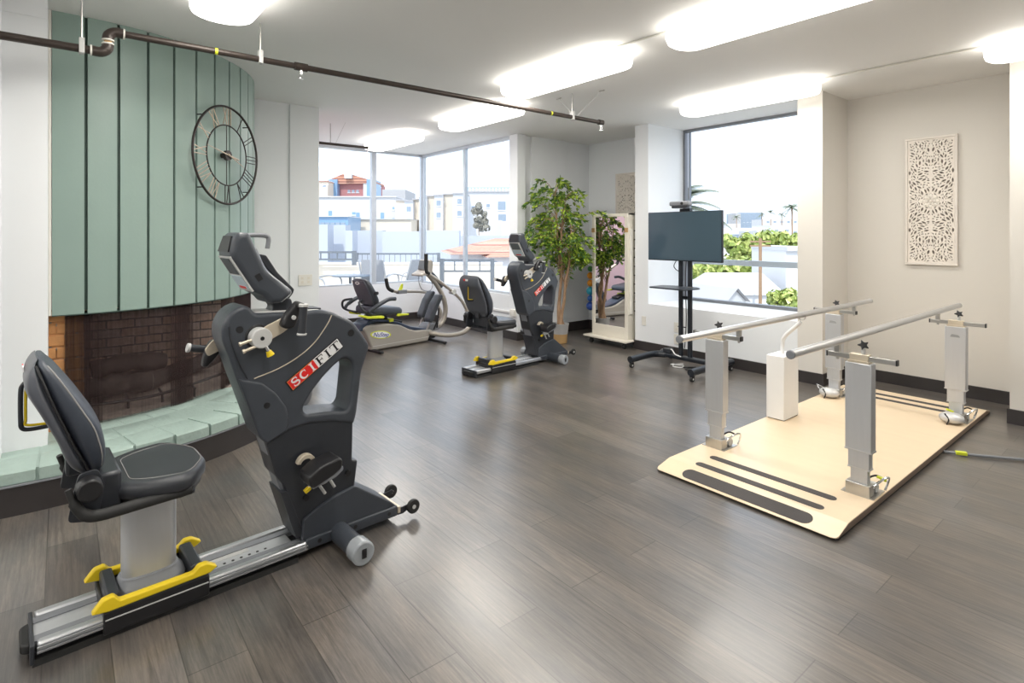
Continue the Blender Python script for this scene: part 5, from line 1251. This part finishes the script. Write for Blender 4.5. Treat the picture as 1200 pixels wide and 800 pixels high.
building('wide grey apartment block with a railed roof in the right bay pane', 545, 612, 225, 74, 'x_white', [(588, 241, 9, 10), (588.5, 255, 9, 8), (572, 241, 4, 4), (555, 244, 4, 5)], roof=(1.2, 'x_roof'))
t = xt('roof_railing', 'row of thin posts along the far apartment roof', 'railing', 575, 74)
MB().bb(-3.0, 3.2, -.05, .05, zz(219.5, 74)-.1, zz(219.5, 74)).build('top_rail', M['x_blue'], t)
for q in range(15): MB().bb(-3.0+q*.44-.04, -3.0+q*.44+.04, -.04, .04, zz(224, 74), zz(219.5, 74)).build('post', M['x_blue'], t)
building('grey plastered block beside the eucalyptus tree', 572, 588, 258, 48, 'x_grey', dep=6)
building('white plastered block at the right edge of the bay window', 588, 612, 259, 47, 'x_white', dep=6)
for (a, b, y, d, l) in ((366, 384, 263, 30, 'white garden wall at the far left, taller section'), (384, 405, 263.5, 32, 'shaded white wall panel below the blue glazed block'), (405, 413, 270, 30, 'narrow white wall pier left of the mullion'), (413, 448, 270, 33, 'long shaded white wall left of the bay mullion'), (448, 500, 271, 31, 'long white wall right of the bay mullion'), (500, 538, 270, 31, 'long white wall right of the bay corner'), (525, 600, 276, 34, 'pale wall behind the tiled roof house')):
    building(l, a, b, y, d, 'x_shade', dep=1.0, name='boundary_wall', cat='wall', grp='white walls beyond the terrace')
# tile roofed house
hs = xt('tiled_house', 'small white house with a terracotta tiled roof outside the right bay window', 'house', 572, 24, 12)
k = 24/FX
MB().bb(0, 2.6, 0, 5, G0, zz(300, 24)).bb(-1.1, 0, 1.2, 5, G0, zz(299, 24)).build('walls', M['x_white'], hs, smooth=0)
ze, zr = zz(301, 24), zz(280, 24)
def hip(x0, x1, y0, y1, z0, z1, ridge):
    ym = (y0+y1)/2; vs = [(x0, y0, z0), (x1, y0, z0), (x1, y1, z0), (x0, y1, z0), (x0+ridge, ym, z1), (x1-ridge, ym, z1)]
    return MB().add([(v[0], v[1], v[2]) for v in vs], [(0, 1, 5, 4), (1, 2, 5), (2, 3, 4, 5), (3, 0, 4), (3, 2, 1, 0)])
hip(-1.6, 5.0, .2, 5.4, zz(298, 24), zr, 2.4).build('main_roof', M['x_tile'], hs, smooth=0)
hip(-.1, 2.8, -.35, 3.0, ze, zz(289, 24), 1.0).build('porch_roof', M['x_tile'], hs, smooth=0)
MB().cyl((.32, -.02, zz(309, 24)), (.32, .02, zz(309, 24)), .12, n=16).build('round_vent', M['x_pane'], hs)

def tree(lab, px, pyc, d, rx, rz_, m, cat='tree', n=26, size=.3, trunk=True, grp=None, name='tree', dens=46, seed=1):
    rn = random.Random(seed); p = at(px, pyc, d); t = thing(name, lab, cat, (p.x, p.y, G0), 0, grp); zc = p.z-G0; mb = MB()
    for i in range(n):
        a, b, r = rn.uniform(0, 6.28), rn.uniform(-1, 1), rn.uniform(.35, .95); q = math.sqrt(1-b*b)
        c = Vector((math.cos(a)*q*rx*r, math.sin(a)*q*rx*r, zc+b*rz_*r)); cr_ = rx*rn.uniform(.22, .38)
        for j in range(dens):
            dv = Vector((rn.gauss(0, 1), rn.gauss(0, 1), rn.gauss(0, .8))).normalized(); c2 = c+dv*cr_*rn.uniform(.75, 1.05)
            u = dv.orthogonal().normalized(); v = dv.cross(u); th = rn.uniform(0, 3.1); u, v = u*math.cos(th)+v*math.sin(th), v*math.cos(th)-u*math.sin(th)
            s = size*rn.uniform(.6, 1.2); tl = dv*s*.3
            mb.add([c2-u*s-v*s*.6, c2+u*s-v*s*.5+tl, c2+u*s*.8+v*s*.6, c2-u*s*.8+v*s*.6+tl], [(0, 1, 2, 3)])
    mb.build('foliage', M[m], t, smooth=0)
    if trunk: MB().tube([(0, 0, 0), (rx*.08, 0, zc*.6), (0, 0, zc)], [rx*.09, rx*.07, rx*.04], 8).build('trunk', M['brown_bark'], t)
    return t
tree('tall sparse grey-green eucalyptus beyond the right bay pane', 561, 258, 42, .75, 1.25, 'tree2', n=16, size=.14, dens=40, seed=3)
tree('broad green tree, leftmost below the skyline in the tall window', 866, 291, 62, 2.2, 1.7, 'tree1', seed=5, grp='green trees outside the tall window')
tree('broad green tree right of the utility pole in the tall window', 905, 289, 66, 2.8, 1.9, 'tree1', seed=6, grp='green trees outside the tall window')
tree('green tree at the right edge of the tall window, above the rail', 934, 290, 60, 2.0, 1.8, 'tree1', seed=7, grp='green trees outside the tall window')
tree('low green tree below the window rail, left of the utility pole', 842, 319, 52, 2.3, .95, 'tree1', seed=8, grp='green trees outside the tall window')
tree('low green tree below the window rail, behind the white roof', 880, 319, 52, 2.3, .9, 'tree1', seed=9, grp='green trees outside the tall window')
tree('low green tree under the rail beside the white block', 905, 320, 50, 1.5, .9, 'tree1', seed=12, grp='green trees outside the tall window')
tree('yellow-green bush at the bottom right corner of the tall window', 924, 352, 34, 1.25, .8, 'tree1', 'bush', n=20, size=.17, trunk=False, name='bush', seed=10)
tree('small yellow bush beside the gabled house', 851, 350, 36, .45, .4, 'tree1', 'bush', n=10, size=.12, trunk=False, name='bush', seed=11)

def palm(lab, px, py, d, L, n=26, seed=2, trunk=True, w=.10, lab2=None, up=1.0):
    rn = random.Random(seed); p = at(px, py, d); t = thing('palm_tree', lab, 'palm tree', (p.x, p.y, G0), 0, 'palm trees'); zc = p.z-G0; mb = MB()
    for i in range(n):
        a = 2*math.pi*i/n+rn.uniform(-.1, .1); el = rn.uniform(-.35, 1.2)*up; l = L*rn.uniform(.85, 1.1)
        base = Vector((0, 0, zc)); pts = []
        for j in range(9):
            s = j/8; r = l*s*math.cos(el*(1-.3*s)); z = l*s*math.sin(el)-.55*l*s*s; pts.append(base+Vector((math.cos(a)*r, math.sin(a)*r, z)))
        mb.tube(pts, [.02*L*(1-j/9)+.003 for j in range(9)], 4)
        for j in range(1, 9):
            for k_ in range(3):
                q = pts[j-1].lerp(pts[j], k_/3); dr = (pts[j]-pts[j-1]).normalized(); sd = dr.cross(Vector((0, 0, 1))).normalized(); ll = L*.30*(1-abs(j/8-.45)*.9)
                for s_ in (-1, 1):
                    e = q+(sd*s_*.75+dr*.6+Vector((0, 0, -.25))).normalized()*ll; ww = dr*.018*L
                    mb.add([q-ww, q+ww, e], [(0, 1, 2)])
    mb.build('fronds', M['palm'], t, smooth=0)
    if trunk: MB().tube([(0, 0, 0), (.1, 0, zc*.5), (0, 0, zc)], [.035*L+.1, .03*L+.08, .03*L+.06], 8).build('trunk', M['brown_bark'], t)
palm('near palm whose fronds reach past the left jamb of the tall window', 793, 243, 21, 1.95, n=24, seed=2)
palm('tall palm on the skyline at the right edge of the tall window', 928, 243, 105, 2.3, n=20, seed=4)
for i, (px, py, L, l) in enumerate(((863, 254, 1.8, 'small far palm left of the slab block'), (893, 251, 1.8, 'small far palm right of the slab block'), (903, 249, 2.0, 'small far palm, second right of the slab block'), (916, 251, 2.0, 'small far palm between slab block and the tall palm'))):
    palm(l, px, py, 170, L, n=12, seed=20+i)
building('pale slab block on the horizon in the tall window', 868, 893, 249, 300, 'x_pane', [(872+4*i, 256, 2, 9) for i in range(5)], dep=20)
building('dark narrow tower at the left of the slab block', 862, 868, 250, 290, 'x_roof', dep=10)
building('long white building with garage openings in the tall window', 846, 900, 267, 95, 'x_white', [(861, 277, 9, 5), (869, 277, 5, 4), (885, 277, 5, 4)])
building('grey cubic building right of the long white building', 887, 906, 270, 88, 'x_grey', [(892, 276, 3, 3)])
building('white stepped building in the middle distance at right', 903, 940, 264, 130, 'x_white', [(910, 270, 4, 2), (922, 270, 5, 2), (932, 272, 4, 2)])
building('pale building behind the slab block', 850, 868, 262, 180, 'x_grey')
building('white row on the horizon beyond the palms', 893, 940, 257, 230, 'x_grey', [(900+8*i, 260, 3, 2) for i in range(5)])
building('white block house at the right edge under the tall window rail', 921, 950, 294, 42, 'x_white', dep=6, roof=(5, 'x_grey'))
h2 = xt('house', 'big low house with a white roof below the tall window rail', 'house', 880, 40)
k = 40/FX
MB().bb(-42*k, 38*k, 0, 6, G0, zz(344, 40)).build('walls', M['x_white'], h2)
MB().add([(-44*k, -.3, zz(345, 40)), (40*k, -.3, zz(345, 40)), (36*k, 3.2, zz(323, 40)), (-36*k, 3.2, zz(323, 40)), (40*k, 7, zz(345, 40)), (-44*k, 7, zz(345, 40))], [(0, 1, 2, 3), (3, 2, 4, 5), (1, 4, 2), (0, 3, 5), (0, 5, 4, 1)]).build('roof', M['x_white'], h2, smooth=0)
h3 = xt('house', 'small gabled house with a grey roof at the bottom of the tall window', 'house', 862, 33, 25)
k = 33/FX
MB().add([(-20*k, 0, G0), (16*k, 0, G0), (16*k, 4, G0), (-20*k, 4, G0), (-20*k, 0, zz(353, 33)), (16*k, 0, zz(353, 33)), (16*k, 4, zz(353, 33)), (-20*k, 4, zz(353, 33)), (-2*k, 0, zz(338, 33)), (-2*k, 4, zz(338, 33))], [(0, 1, 5, 8, 4), (2, 3, 7, 9, 6), (1, 2, 6, 5), (3, 0, 4, 7)]).build('walls', M['x_grey'], h3, smooth=0)
MB().add([(-22*k, -.3, zz(354, 33)), (-2*k, -.3, zz(337, 33)), (-2*k, 4.3, zz(337, 33)), (-22*k, 4.3, zz(354, 33)), (18*k, -.3, zz(354, 33)), (18*k, 4.3, zz(354, 33))], [(0, 1, 2, 3), (1, 4, 5, 2)]).build('roof', M['x_roof'], h3, smooth=0)
up_ = xt('utility_pole', 'brown wooden utility pole among the trees in the tall window', 'pole', 891, 38)
MB().cyl((0, 0, G0), (0, 0, zz(279, 38)), .13, .10, 12).build('pole', M['brown_bark'], up_)
for y in (283, 288): MB().bb(-.7, .7, -.05, .05, zz(y, 38)-.05, zz(y, 38)+.05).build('crossarm', M['brown_bark'], up_)
# ground and hazy hills
tag(MB().bb(-900, 200, -20, 900, G0-.5, G0).build('floor_town_ground', M['x_ground'], smooth=0), kind='structure')
rn = random.Random(8); rows = []
for i in range(61):
    a = -60+2.6*i; hgt = 16+6*math.sin(i*.35)+5*math.sin(i*.13+1)+rn.uniform(-.8, .8); v = FV*math.cos(R_(a))+RV*math.sin(R_(a))
    rows.append([tuple(v*620+Vector((0, 0, G0))), tuple(v*700+Vector((0, 0, hgt*.7))), tuple(v*800+Vector((0, 0, hgt+6))), tuple(v*900+Vector((0, 0, G0)))])
tag(MB().loft(rows).build('hills', M['x_hill'], smooth=60), 'hazy blue line of low hills on the horizon', 'hills')
